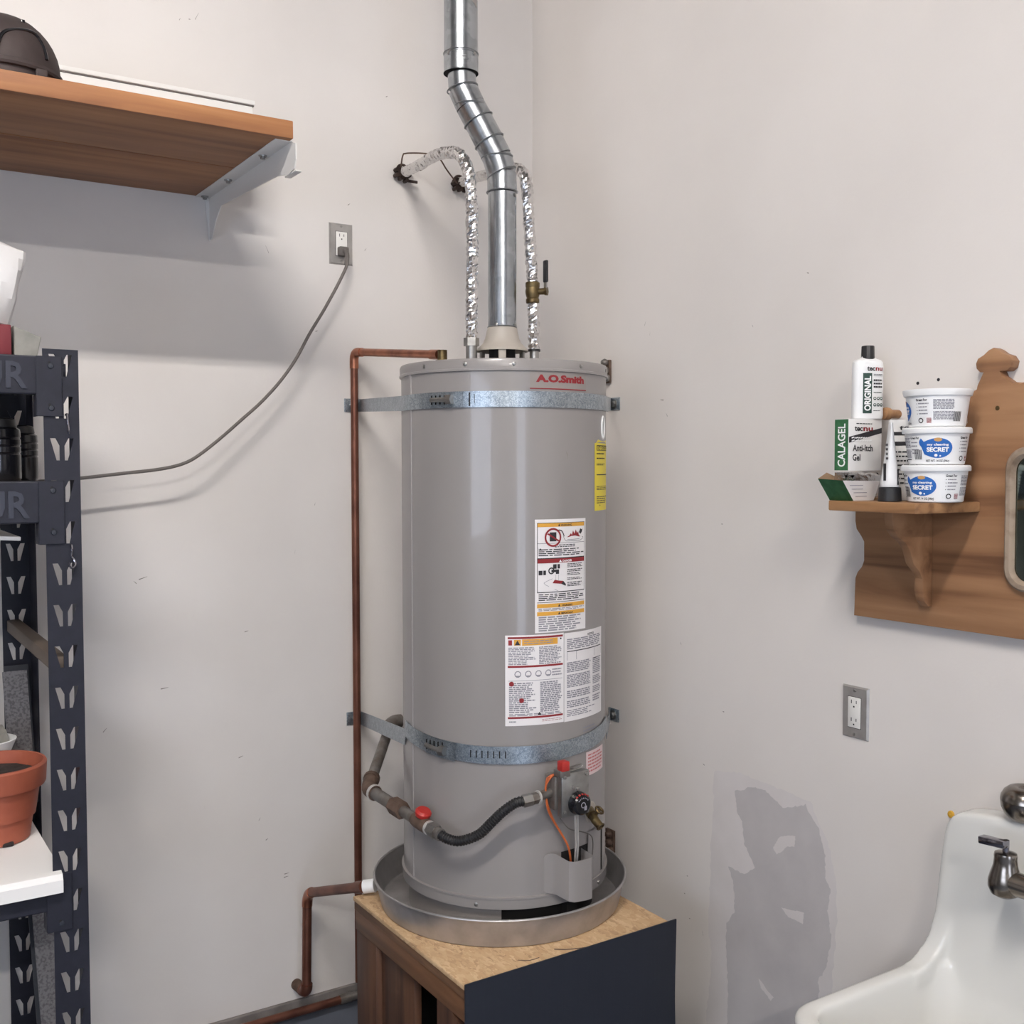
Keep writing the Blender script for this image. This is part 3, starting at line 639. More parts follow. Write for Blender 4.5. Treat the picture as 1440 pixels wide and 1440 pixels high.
obj('post', MB().prism([(SY0+.006, FZ), (SY0+.125, FZ), (SY0+.125, zr-.05), (SY0+.06, zr-.05), (SY0+.035, zr-.065), (SY0+.015, zr-.10), (SY0+.006, zr-.14)], lambda a, b, d: (d, a, b), SX0+.006, SX0+.044), 'stud', st)
obj('inner_board', MB().box((SX0+.02, SY1-.285, FZ), (SX0+.038, SY1-.118, zr-.052), .001), 'stud', st, label='darker board set inside the side opening')
obj('back_board', MB().box((SX0+.046, SY1-.004, FZ), (SX1-.046, SY1, zr), .001), 'dark', st)  # black back, painted as the darkness inside the stand
obj('inner_shade', MB().box((SX0+.25, SY0+.05, FZ), (SX0+.262, SY1-.05, zr-.052), .001), 'dark', st)  # black sheet painted as the shade seen through the side opening
mb = MB()
ny = 24; xa, xb = -.8145, -.2515
for i in range(ny+1):
    t = i/ny; x = xa+(xb-xa)*t
    for k in range(9):
        z = FZ+(.515-FZ)*k/8+(.003*t if k == 8 else 0)
        y = SY0-.008-.004*math.sin(9*z)*t*t
        xx = x+(.004*math.sin(z*14+.5) if i == ny else 0)
        mb.v.append((xx, y, z))
for i in range(ny):
    for k in range(8): mb.f.append((i*9+k, (i+1)*9+k, (i+1)*9+k+1, i*9+k+1))
n0 = len(mb.v); mb.v += [(x, y+.0035, z) for x, y, z in mb.v]; mb.f += [tuple(reversed([j+n0 for j in f])) for f in mb.f]
edge = [i*9 for i in range(ny+1)]+[ny*9+k for k in range(1, 9)]+[i*9+8 for i in range(ny-1, -1, -1)]+[k for k in range(7, 0, -1)]
mb.f += [(edge[i], edge[(i+1) % len(edge)], edge[(i+1) % len(edge)]+n0, edge[i]+n0) for i in range(len(edge))]
single('plastic_sheet', mb, 'panel', 'dark blue grey corrugated plastic sheet covering the front of the wooden stand', 'panel')

# ================================================================== VENT PIPE
vp = thing('vent_pipe', (FXY[0], FXY[1], 1.896), 'galvanized metal vent pipe rising from the tank to the ceiling', 'pipe')
def fl(px, py):      # pipe axis: sideways and upward run of the flue
    s = (px-705)/581; return Vector((-.4905+.842*s, -.604-.539*s, 2.196+(290-py)*.00172))
def ring(mb, p, d, R, r=.0016): return mb.torus(p, R, r, 32, 6, Vector((0, 0, 1)).rotation_difference(Vector(d).normalized()).to_matrix())
z0 = 1.8965
pb = Vector((FXY[0], FXY[1], z0)); pt = fl(705, 276)
obj('lower_pipe', MB().tube([pb, pt], .0345, 40), 'galv2', vp)
mb = MB(); ring(mb, pb+vec(0, 0, .004), (0, 0, 1), .0345, .0018); obj('crimp_ring', mb, 'ductbead', vp)
cs = [fl(649, 100), fl(650, 131), fl(661, 155), fl(672, 175), fl(687, 204), fl(698, 226), fl(704.5, 248), fl(705, 274)]
for i in range(1, 7):
    a, b_ = cs[i], cs[i+1]
    r1, r2 = (.0352, .0358)
    obj('elbow_section', MB().tube([a, a.lerp(b_, .5), b_], [r1, .0355, r2], 40), 'galv2', vp)
obj('elbow_section', MB().tube([fl(649, 112), cs[1]], .0338, 40), 'galv2', vp)
for i in range(1, 8):
    d0 = (cs[i]-cs[i-1]).normalized(); d1 = (cs[min(i+1, 7)]-cs[i]).normalized() if i < 7 else d0
    tilt = {2: .45, 5: .3, 6: -.25}.get(i, 0)
    d = (d0+d1).normalized(); d = Matrix.Rotation(tilt, 3, fw) @ d
    mb = MB(); ring(mb, cs[i], d, .0362+.001, .0017); obj('bead', mb, 'ductbead', vp)
ua, ub = fl(648, 111), Vector((fl(648, 0).x, fl(648, 0).y, H))
uc = fl(648, 84)
obj('pipe_collar', MB().tube([ua, fl(648, 108), uc], [.0420, .0412, .0412], 40, caps=False), 'galv2', vp)
obj('collar_gap', MB().tube([ua+vec(0, 0, .003), fl(648, 100)], [.041, .041], 40), 'dark', vp)
obj('upper_pipe', MB().tube([uc, Vector((uc.x, uc.y, 3.0)), ub], .0405, 40), 'galv2', vp)
mb = MB(); ring(mb, uc, (0, 0, 1), .0412, .0016); ring(mb, uc+vec(0, 0, -.004), (0, 0, 1), .041, .001); obj('bead', mb, 'ductbead', vp)
F = cyl_face(uc.x, uc.y, .0412, -135, uc.z-.035); mb = MB()
F.rect(mb, 0, .010, .03, .012, .0008); F.rect(mb, .006, .0175, .024, .0195, .0008); F.rect(mb, 0, .012, .002, .026, .0008); F.rect(mb, .067, .004, .070, .024, .0006)
obj('embossed_marks', mb, 'ductbead', vp, smooth=0)
for a in (-165, -70): stamp('screw', scr, 'steel', (uc.x+.0412*math.cos(rad(a)), uc.y+.0412*math.sin(rad(a)), uc.z-.008), vp, (0, rad(90), rad(a)))
for z_, a in ((2.213, -60), (1.903, -145), (1.903, -60)): stamp('screw', scr, 'steel', ((fl(705, 276) if z_ > 2 else pb).x+.0352*math.cos(rad(a)), (fl(705, 276) if z_ > 2 else pb).y+.0352*math.sin(rad(a)), z_), vp, (0, rad(90), rad(a)))
F = cyl_face(uc.x, uc.y, .0405, -152, 2.672); mb = MB(); F.poly(mb, [(0, .0), (.03, 0), (.058, -.012), (.07, -.02), (.07, .09), (0, .09)], .0006); lb = obj('pipe_label', mb, 'labelgrey', vp, label='silver sticker with black print', smooth=60)
mb = MB(); F.rect(mb, .003, .018, .02, .028, .001); F.lines(mb, .003, .002, .02, .016, 3, .001, .5, .1); F.lines(mb, .03, .0, .055, .03, 4, .001, .4, .3); F.lines(mb, .003, .036, .06, .08, 6, .001, .5, .2); obj('print', mb, 'ink', lb, smooth=0)

# ================================================================== INSULATED WATER PIPES
def foil_pipe(pts, label_, base, valve=None):
    t = thing('insulated_pipe', base, label_, 'pipe')
    sp = spline(pts, .0045)
    rr = []
    for i, p in enumerate(sp):
        rr.append(.0138+.0012*noise.noise(Vector((i*.11, base[0]*9, 0))))
    mb = MB(); mb.tube(sp, rr, 12, jit=.0021)
    for i, v in enumerate(mb.v): pass
    obj('foil_wrap', mb, 'foil', t, smooth=0)
    return t
b1 = Vector((-.587, -.62, 1.7935))
p1 = foil_pipe([(-.587, -.62, 1.866), (-.586, -.62, 1.98), (-.584, -.62, 2.109), (-.588, -.62, 2.215), (-.587, -.605, 2.265), (-.582, -.565, 2.305), (-.569, -.5, 2.332), (-.55, -.4, 2.354), (-.522, -.29, 2.371), (-.497, -.2, 2.383), (-.478, -.11, 2.394), (-.466, -.05, 2.402)], 'left foil wrapped water pipe arching from tank top to left wall', b1)
mb = MB(); cyl(mb, b1, b1+vec(0, 0, .058), .0135); obj('nipple', mb, 'steel', p1)
mb = MB(); hexnut(mb, b1+vec(0, 0, .055), b1+vec(0, 0, .074), .0185); obj('nut', mb, 'steel', p1)
b2 = Vector((-.409, -.62, 1.7935))
p2 = foil_pipe([(-.409, -.62, 1.849), (-.411, -.62, 1.93), (-.413, -.62, 2.008), (-.42, -.62, 2.10), (-.426, -.62, 2.178), (-.424, -.612, 2.24), (-.417, -.59, 2.275), (-.405, -.55, 2.302), (-.372, -.45, 2.333), (-.345, -.36, 2.352), (-.32, -.28, 2.366), (-.292, -.15, 2.388), (-.278, -.05, 2.400)], 'right foil wrapped water pipe with brass valve behind the vent pipe', b2)
mb = MB(); cyl(mb, b2, b2+vec(0, 0, .058), .0115); obj('nipple', mb, 'steel', p2)
mb = MB(); cyl(mb, b2+vec(0, 0, .052), b2+vec(0, 0, .057), .0155); obj('tape_band', mb, 'black', p2)
bv = obj('ball_valve', MB().lathe([(.015, 1.962), (.0165, 1.964), (.0165, 1.972), (.0145, 1.975), (.0175, 1.985), (.018, 1.992), (.0165, 2.0), (.0175, 2.003), (.0175, 2.012), (.0145, 2.014)], (-.4133, -.62, 0), 20), 'brass', p2)
mb = MB(); cyl(mb, (-.4133, -.62, 1.99), (-.394, -.645, 1.99), .008); cyl(mb, (-.394, -.645, 1.99), (-.390, -.65, 1.99), .011, 6); obj('valve_stem', mb, 'brass', bv)
obj('lever', MB().box((-.397, -.654, 1.994), (-.393, -.644, 2.012), .001), 'steel', bv)
obj('lever_grip', MB().box((-.3995, -.658, 2.010), (-.3915, -.642, 2.064), .0035), 'black', bv)
def wall_clamp(name, x, z, lab, n=7):
    t = thing('pipe_clamp', (x, 0, z-.03), lab, 'clamp')
    obj('wall_flange', MB().lathe([(.017, 0), (.017, .004), (.0155, .010), (.0, .010)], (x, 0, z), 24, 'y', mtx=Matrix.Scale(-1, 3, (0, 1, 0))), 'clamp', t)
    mb = MB(); mb.torus((x, -.018, z), .0185, .004, 20, 6, Matrix.Rotation(rad(90), 3, 'X')); obj('clamp_ring', mb, 'clamp', t)
    for k in range(6):
        a = rad(165+38*k+10*n); mb = MB(); q_ = (.021, .026, .022, .027, .020, .024)[k]; p = Vector((x+q_*math.cos(a), -.018, z+q_*math.sin(a))); hexnut(mb, p+vec(0, .008, 0), p+vec(0, -.012, 0), .006); obj('clamp_bolt', mb, 'clamp', t)
    mb = MB(); mb.box((x+.012, -.025, z-.03), (x+.045, -.021, z-.022), .001); obj('clamp_tail', mb, 'clamp', t)
    return t
wall_clamp('c', -.4595, 2.4105, 'rusty ground clamp where the left foil pipe meets the wall', 1)
wall_clamp('c', -.2716, 2.4055, 'rusty ground clamp behind the foil pipes, close to the vent pipe', 3)
single('ground_wire', MB().tube(spline([(-.466, -.02, 2.42), (-.473, -.045, 2.446), (-.466, -.055, 2.452), (-.43, -.10, 2.446), (-.40, -.12, 2.436), (-.36, -.1, 2.41), (-.31, -.06, 2.395), (-.285, -.03, 2.398)], .008), .0022, 8), 'rusty', 'thin dark wire looping between the two rusty wall clamps', 'wire')

# ================================================================== COPPER PIPES
cp = thing('relief_pipe', (-.6255, -.04, .07), 'long vertical copper pipe on the left wall, from tank top to floor', 'pipe')
cx, cy, cz = -.6257, -.04, 1.8835; CR = .0108
obj('riser', cyl(MB(), (cx, cy, .09), (cx, cy, cz-.022), CR, 18), 'copper', cp)
obj('elbow', MB().tube(arc_pts((cx, cy, cz-.03), (cx, cy, cz), (-.6235, cy-.05, cz-.0045), .024, 8), .0125, 18), 'copper_new', cp, label='brighter copper elbow')
obj('crossover', cyl(MB(), (-.6245, cy-.026, cz-.0023), (-.5868, -.46, 1.8425), CR, 18), 'copper_new', cp)
obj('end_fitting', cyl(MB(), (-.590, -.425, 1.8455), (-.5868, -.462, 1.8423), .0125, 18), 'copper_new', cp)
for p, q in (((cx, cy, cz-.024), (cx, cy, cz-.046)), ((-.6245, cy-.024, cz-.002), (-.6225, cy-.046, cz-.0043))): obj('coupling', cyl(MB(), p, q, .0125, 18), 'copper_new', cp)
dp = thing('pan_drain_pipe', (-.79, -.06, .09), 'short copper drain pipe from the round pan down the left wall', 'pipe')
e0 = Vector((-.7905, -.065, .392)); pc = Vector((-.7875, -.442, .5355)); pin = Vector((-.7665, -.450, .5365))
dv_ = (e0-pc).normalized()
obj('adapter', cyl(MB(), pin, pc+dv_*.012, .0165, 20), 'white', dp, label='white plastic adapter at the pan')
obj('coupling', cyl(MB(), pc+dv_*.010, pc+dv_*.058, .0150, 18), 'copper', dp)
obj('pipe_run', cyl(MB(), pc+dv_*.05, e0-dv_*.03, .0128, 18), 'copper', dp)
obj('elbow', MB().tube(arc_pts(e0-dv_*.05, e0, e0+vec(0, 0, -.05), .036, 8), .0145, 18), 'copper_new', dp)
obj('pipe_drop', cyl(MB(), e0+vec(0, 0, -.03), (-.7945, -.065, .128), .0128, 18), 'copper', dp)
obj('elbow', MB().tube(arc_pts((-.7945, -.065, .15), (-.7945, -.065, .112), (-.798, -.02, .112), .026, 8), .0165, 18), 'copper', dp)
obj('pipe_outlet', cyl(MB(), (-.7965, -.040, .112), (-.7995, 0, .112), .0155, 18), 'rusty', dp)
fp = thing('floor_pipe', (-1.3, -.05, .045), 'copper pipe lying along the foot of the left wall', 'pipe')
obj('pipe', cyl(MB(), (-1.9, -.05, .0575), (-.685, -.05, .0575), .0115, 18), 'copper', fp)
obj('coupling', cyl(MB(), (-.69, -.05, .0575), (-.655, -.05, .0575), .0135, 18), 'gasiron', fp)
obj('pipe', cyl(MB(), (-.66, -.05, .0575), (-.1, -.05, .0575), .0115, 18), 'gasiron', fp)
for x in (-1.7, -1.05, -.3): obj('pipe_support', MB().box((x-.01, -.062, FZ), (x+.01, -.038, .047), .001), 'gasiron', fp)

# ================================================================== SEISMIC STRAPS
def strap(zc, zl, zr_, hw, lab, ang_sl):
    t = thing('restraint_strap', (TX, TY, zc-hw), lab, 'strap')
    r = TR+.0022
    L = Vector((-.600, -.002)); Rr = Vector((-.002, -.401)); c = Vector((TX, TY))
    def tangent(p, side):
        d = p-c; D = d.length; a = math.acos(r/D); base = math.atan2(d.y, d.x); return base+side*a
    aL = tangent(L, 1); aR = tangent(Rr, -1)
    aL = aL % (2*PI); aR = aR % (2*PI)
    if aR < aL: aR += 2*PI
    pts = []
    tl = c+Vector((math.cos(aL), math.sin(aL)))*r; tr = c+Vector((math.cos(aR), math.sin(aR)))*r
    for i in range(9): q = L.lerp(tl, i/8); pts.append((q.x, q.y, zl+(zc-zl)*(i/8)))
    for i in range(1, 60):
        a = aL+(aR-aL)*i/60; pts.append((c.x+r*math.cos(a), c.y+r*math.sin(a), zc+ang_sl(math.degrees(a) % 360)))
    for i in range(9): q = tr.lerp(Rr, i/8); pts.append((q.x, q.y, zc+(zr_-zc)*(i/8)))
    mb = MB(); n = len(pts)
    for i, p in enumerate(pts):
        a = Vector(pts[max(i-1, 0)]); b = Vector(pts[min(i+1, n-1)]); d = (b-a); d.z = 0; nn = Vector((d.y, -d.x, 0)).normalized()
        for o_, zz in ((0, -hw), (0, hw), (.0016, hw), (.0016, -hw)):
            mb.v.append((p[0]+nn.x*o_, p[1]+nn.y*o_, p[2]+zz))
    for i in range(n-1):
        for k in range(4): mb.f.append((4*i+k, 4*i+4+k, 4*i+4+(k+1) % 4, 4*i+(k+1) % 4))
    mb.f += [(0, 1, 2, 3), tuple(4*(n-1)+k for k in (3, 2, 1, 0))]
    obj('band', mb, 'strap', t)
    obj('wall_plate', MB().box((-.640, -.003, zl-.019), (-.596, 0, zl+.019), .0008), 'strap', t)
    obj('wall_plate', MB().box((-.003, -.442, zr_-.018), (0, -.395, zr_+.018), .0008), 'strap', t)
    mb = MB(); hexnut(mb, (-.003, -.418, zr_), (-.012, -.418, zr_), .009); cyl(mb, (-.003, -.418, zr_), (-.0045, -.418, zr_), .0135); obj('lag_bolt', mb, 'steel', t)
    mb = MB(); hexnut(mb, (-.615, -.003, zl), (-.615, -.011, zl), .009); obj('lag_bolt', mb, 'steel', t)
    return t, r, aL
def buckle(t, a0, zc, hw, sl):
    """overlapping strap ends with slots and the tension bolt"""
    F = cyl_face(TX, TY, TR+.004, a0, zc-hw)
    mb = MB(); F.rect(mb, 0, 0, .085, 2*hw, .0016, sl); obj('tension_plate', mb, 'strap', t, smooth=60)
    mb = MB()
    for i in range(5): F.rect(mb, .003+.012*i, hw*.42, .0070+.012*i, hw*1.6, .0024, sl)
    obj('slots', mb, 'dark', t, smooth=0)
    mb = MB(); mb.tube([F.fn(.008, hw, .008), F.fn(.035, hw+sl*.03, .011), F.fn(.060, hw+sl*.05, .009)], .0052, 12); obj('tension_bolt', mb, 'steel', t)
    mb = MB(); hexnut(mb, F.fn(.050, hw+sl*.05, .009), F.fn(.064, hw+sl*.06, .009), .0115); obj('nut', mb, 'steel', t)
t, r_, aL = strap(1.712, 1.737, 1.739, .0175, 'upper galvanized strap holding the tank to both walls', lambda a: .010*math.cos(rad(a-238)) * 0)
buckle(t, -163, 1.712, .0175, 0)
F = cyl_face(TX, TY, TR+.0045, -140, 1.697); mb = MB(); F.rect(mb, 0, 0, .003, .03, .001); F.rect(mb, .012, .006, .0135, .026, .0006); obj('slots', mb, 'dark', t, smooth=0)
def lows(a):
    d = a-(360-120)      # lowest in front, rising to the right
    return .02*(d/75)**2 if d > 0 else .016*(d/60)**2
t, r_, aL = strap(.925, .843, .856, .0195, 'lower galvanized strap sagging around the tank above the gas pipe', lows)
buckle(t, -168, .934, .0195, -.10)
F = cyl_face(TX, TY, TR+.0045, -137, .908); mb = MB(); F.rect(mb, -.02, 0, .175, .038, .0016); o = obj('strap_overlap', mb, 'strap', t, smooth=60)
mb = MB()
for i in range(7): F.rect(mb, -.012+.013*i, .012, -.0095+.013*i, .028, .0024)
obj('slots', mb, 'dark', o, smooth=0)

# ================================================================== GAS LINE
gp = thing('gas_pipe', (-.78, -.6, .70), 'grey iron gas pipe with red handled valve and black flexible hose', 'pipe')
A = Vector((-.615, -.235, .875)); B = Vector((-.787, -.458, .782)); D_ = Vector((-.764, -.778, .758))
mb = MB(); mb.tube(arc_pts((-.56, -.225, .873), (-.612, -.228, .879), A+(B-A)*.12, .03, 8), .018, 16); obj('elbow', mb, 'gasiron', gp)
obj('pipe', cyl(MB(), (-.40, -.21, .868), (-.555, -.2245, .8728), .0135, 16), 'gasiron', gp)
obj('pipe', cyl(MB(), A+(B-A)*.08, B+(A-B)*.10, .0135, 16), 'gasiron', gp)
mb = MB(); cyl(mb, A+(B-A)*.10, A+(B-A)*.16, .018); obj('pipe_collar', mb, 'gasiron', gp)
ab = (A-B).normalized(); bd = (D_-B).normalized(); BL = (D_-B).length
mb = MB(); mb.tube([B+ab*.045, B+ab*.02]+arc_pts(B+ab*.03, B, B+bd*.03, .016, 5)+[B+bd*.03, B+bd*.035], .0185, 16); obj('elbow', mb, 'rusty', gp)
mb = MB(); cyl(mb, B+ab*.036, B+ab*.047, .0205); obj('pipe_collar', mb, 'rusty', gp)
obj('pipe', cyl(MB(), B+bd*.03, B+bd*.135, .0145, 16), 'gasiron', gp)
mb = MB(); cyl(mb, B+bd*.026, B+bd*.034, .020); obj('pipe_collar', mb, 'wirewhite', gp)
mb = MB(); hexnut(mb, B+bd*.12, B+bd*.165, .021); obj('union', mb, 'rusty', gp)
obj('pipe', cyl(MB(), B+bd*.16, B+bd*.25, .013, 16), 'gasiron', gp)
vb = obj('gas_valve', MB().tube([B+bd*.215, B+bd*.23, B+bd*.26, B+bd*.275], [.0145, .017, .017, .0145], 16), 'rusty', gp)
vc = B+bd*.24
hd = Vector((.1, -.35, .9)).normalized(); vcap = vc+hd*.016
obj('handle', MB().lathe([(.004, 0), (.017, .002), (.019, .006), (.019, .012), (.015, .017), (0, .018)], vcap, 16, mtx=Vector((0, 0, 1)).rotation_difference(hd).to_matrix()), 'red', vb, label='round red valve handle')
obj('pipe', cyl(MB(), B+bd*.27, B+bd*(BL-.012), .0125, 16), 'gasiron', gp)
mb = MB(); cyl(mb, B+bd*.275, B+bd*.282, .0165); obj('pipe_collar', mb, 'wirewhite', gp)
mb = MB(); hexnut(mb, B+bd*(BL-.045), B+bd*(BL-.012), .0165); obj('nut', mb, 'steel', gp)
mb = MB(); cyl(mb, B+bd*(BL-.014), B+bd*(BL+.002), .014); obj('nut_tail', mb, 'gasiron', gp)
hose = spline([D_-bd*.004, (-.752, -.795, .7505), (-.733, -.816, .7495), (-.703, -.842, .766), (-.682, -.861, .794), (-.663, -.877, .8185), (-.64, -.893, .838), (-.622, -.903, .8415)], .0015)
obj('flexible_hose', MB().tube(hose, [.0098+(.0017 if (i//2) % 2 else 0) for i in range(len(hose))], 14), 'black', gp, label='black corrugated hose')
mb = MB(); hexnut(mb, (-.628, -.9005, .841), (-.606, -.9045, .8435), .014); obj('nut', mb, 'steel', gp)
mb = MB(); hexnut(mb, (-.608, -.904, .843), (-.590, -.9045, .8445), .0125); obj('nut', mb, 'gasiron', gp)
mb = MB(); cyl(mb, (-.592, -.9045, .8445), (-.588, -.9045, .8445), .015); obj('pipe_collar', mb, 'wirewhite', gp)
obj('nipple', cyl(MB(), (-.59, -.9, .8447), (-.548, -.893, .8455), .0105, 16), 'gasiron', gp)

# small pieces of hardware on the right wall, half hidden by the tank
def wall_hook(y, z, lab, k):
    t = thing('wall_hook', (0, y, z-.035), lab, 'hook')
    obj('back_plate', MB().box((-.008, y-.008, z-.034), (0, y+.03, z+.032), .002), 'rusty', t)
    mb = MB()
    for dz in (-.02, .002, .024): mb.lathe([(.0, 0), (.009, .001), (.011, .008), (.007, .016), (0, .018)], (-.012, y-.004+.005*math.sin(dz*90), z+dz), 14, 'x', mtx=Matrix.Scale(-1, 3, (1, 0, 0)))
    obj('knob', mb, 'rusty' if k else 'gasiron', t)
wall_hook(-.395, 1.832, 'small brown bracket on the right wall just above the upper strap', 0)
wall_hook(-.418, .49, 'dark rusty bracket on the right wall low beside the round pan', 1)

# ================================================================== OUTLETS AND CORD
def outlet(pos, ax, lab, cat='outlet'):
    """ax: direction to the right on the wall; n: out of the wall"""
    o = Vector(pos); u = Vector(ax); n = u.cross(Vector((0, 0, 1)))
    t = thing('wall_outlet', o, lab, cat)
    mt = Matrix(((u.x, n.x, 0, o.x), (u.y, n.y, 0, o.y), (0, 0, 1, o.z), (0, 0, 0, 1)))
    b = bmesh.new(); bmesh.ops.create_cube(b, size=1)
    for v in b.verts:
        v.co = Vector((v.co.x*.0705, .0025+v.co.y*.005, v.co.z*.1145))
        if v.co.y > 0.003: v.co.x *= .90; v.co.z *= .94
    bmesh.ops.transform(b, matrix=mt, verts=b.verts); obj('cover_plate', MB().bm(b), 'plate', t, smooth=0)
    rc = obj('receptacle', MB().box((-.0168, .004, -.0335), (.0168, .0075, .0335), .0015, mt), 'receptacle', t)
    obj('receptacle_gap', MB().box((-.0178, .0035, -.0345), (.0178, .0054, .0345), 0, mt), 'ink', t)
    mb = MB()
    for s in (1, -1):
        z = s*.0195
        for x, hh in ((-.0065, .008), (.0065, .0065)): mb.box((x-.0009, .0065, z+.004-hh/2), (x+.0009, .0079, z+.004+hh/2), 0, mt)
        mb.lathe([(.0024, 0), (.0024, .0012), (0, .0012)], (0, 0, 0), 10, 'y', mtx=Matrix.Identity(3)) if False else mb.box((-.002, .0065, z-.0085), (.002, .0079, z-.0045), .0008, mt)
    obj('slots', mb, 'ink', rc, smooth=0)
    for z in (.048, -.048): obj('screw', MB().lathe([(.0035, 0), (.003, .0015), (0, .002)], mt @ Vector((0, .005, z)), 10, 'y', mtx=(mt.to_3x3())), 'steel', t)
    return t, mt
outlet((-.6456, 0, 2.1864), (1, 0, 0), 'wall outlet in a steel plate on the left wall with a cord plugged in')
outlet((0, -1.2696, 1.0281), (0, -1, 0), 'wall outlet in a steel plate on the right wall, nothing plugged in')
pcd = thing('power_cord', (-.6456, -.03, 2.165), 'grey power cord drooping from the wall outlet to the metal rack', 'cord')
obj('plug', MB().box((-.661, -.028, 2.150), (-.632, -.0085, 2.176), .004), 'cord', pcd)
mb = MB(); mb.tube(spline([(-.6456, -.026, 2.163), (-.6456, -.036, 2.160), (-.645, -.042, 2.148), (-.6485, -.044, 2.122)], .004), [.0085]*0 or .0062, 10); obj('strain_relief', mb, 'cord', pcd)
obj('cable', MB().tube(spline([(-.645, -.042, 2.148), (-.6493, -.05, 2.1222), (-.667, -.055, 2.087), (-.6924, -.06, 2.0431), (-.728, -.065, 1.985), (-.7699, -.07, 1.921), (-.81, -.075, 1.853), (-.8552, -.08, 1.7928), (-.91, -.085, 1.735), (-.966, -.09, 1.6867), (-1.025, -.096, 1.637), (-1.0811, -.1, 1.5942), (-1.115, -.1, 1.575), (-1.1526, -.1, 1.5638), (-1.2, -.1, 1.556), (-1.2558, -.1, 1.5502), (-1.3581, -.1, 1.5388), (-1.41, -.1, 1.534), (-1.52, -.105, 1.53), (-1.6, -.11, 1.545)], .012), .0043, 10), 'cord', pcd)

# ================================================================== WOODEN WALL SHELF
SZ0, SZ1, SD, SXE = 2.2669, 2.3049, .6021, -1.0171
ws = thing('wall_shelf', (-1.6, -.3, SZ0), 'thick wooden wall shelf on metal brackets, high on the left wall', 'shelf')
obj('plank', MB().box((-2.3, -SD, SZ0), (SXE, -.3135, SZ1), .0022), 'shelf', ws)
obj('plank', MB().box((-2.3, -.3095, SZ0), (SXE, -.001, SZ1), .0022), 'shelf', ws)
def bracket(x):
    mb = MB(); zt = SZ0
    mb.box((x-.036, -.585, zt-.0025), (x+.002, 0, zt-.0002), .0005)
    mb.prism([(-.002, zt-.001), (-.585, zt-.001), (-.612, zt-.012), (-.612, zt-.045), (-.602, zt-.062), (-.57, zt-.068), (-.50, zt-.056), (-.10, zt-.040), (-.055, zt-.07), (-.02, zt-.108), (-.002, zt-.110)], lambda a, b, d: (d, a, b), x-.0005, x+.002)
    br = obj('bracket', mb, 'white2', ws, label='white steel bracket')
    obj('bracket_lip', MB().box((x+.002, -.605, zt-.068), (x+.016, -.54, zt-.0655), .0006), 'white2', br)
    obj('wall_leg', MB().prism([(x-.012, zt-.002), (x+.002, zt-.002), (x+.002, zt-.112), (x-.002, zt-.112)], lambda a, b, d: (a, d, b), -.003, -.0005), 'white2', br)
    for y in (-.455, -.21, -.02):
        obj('screw', MB().lathe([(.010, 0), (.009, .003), (.0055, .0034), (.0055, .008), (0, .009)], (x-.017, y, zt-.0025), 12, mtx=Matrix.Scale(-1, 3, (0, 0, 1))), 'steel', br)
bracket(-1.016); bracket(-2.1)
# things on it
dm = thing('round_pot', (-1.55, -.36, SZ1), 'dark brown dome shaped pot with wire bail resting on the high wooden wall shelf', 'pot')
DX, DY = -1.552, -.352
DR = .112
obj('dome', MB().lathe([(DR, 2.378)]+[(DR*math.cos(rad(t_)), 2.382+.112*math.sin(rad(t_))) for t_ in range(0, 90, 9)]+[(0, 2.494)], (DX, DY, 0), 48), 'dome', dm)
obj('rim', MB().lathe([(.106, 2.362), (.117, 2.364), (.119, 2.369), (.117, 2.376), (DR, 2.378), (.106, 2.374)], (DX, DY, 0), 48), 'dome', dm)
obj('pot_body', MB().lathe([(0, SZ1+.0006), (.09, SZ1+.0006), (.102, 2.315), (.110, 2.34), (.110, 2.363)], (DX, DY, 0), 48), 'dome', dm)
obj('bail', MB().tube(spline([(-1.575, -.468, 2.395), (-1.562, -.456, 2.425), (-1.535, -.445, 2.440), (-1.507, -.436, 2.444), (-1.494, -.432, 2.436), (-1.483, -.436, 2.412), (-1.480, -.440, 2.392)], .008), .0035, 8), 'blackgloss', dm)
obj('rim_lug', MB().box((-1.505, -.466, 2.346), (-1.483, -.450, 2.364), .003), 'dome', dm)
mb = MB(); mb.box((DX+.028, DY-.066, 2.463), (DX+.036, DY-.06, 2.472), .001); obj('vent_slot', mb, 'blackgloss', dm)
lx = thing('light_fixture', (-1.5, -.37, SZ1), 'long white metal light fixture lying on the high wooden shelf', 'fixture')
obj('channel', MB().box((-2.2, -.40+.19, SZ1+.0006), (-.968, -.30+.19, 2.452), .003), 'white2', lx)
obj('top_lip', MB().box((-2.2, -.404+.19, 2.4545), (-.964, -.296+.19, 2.466), .002), 'white2', lx)
obj('seam_line', MB().box((-2.2, -.401+.19, 2.4515), (-.966, -.299+.19, 2.455), 0), 'cord', lx)

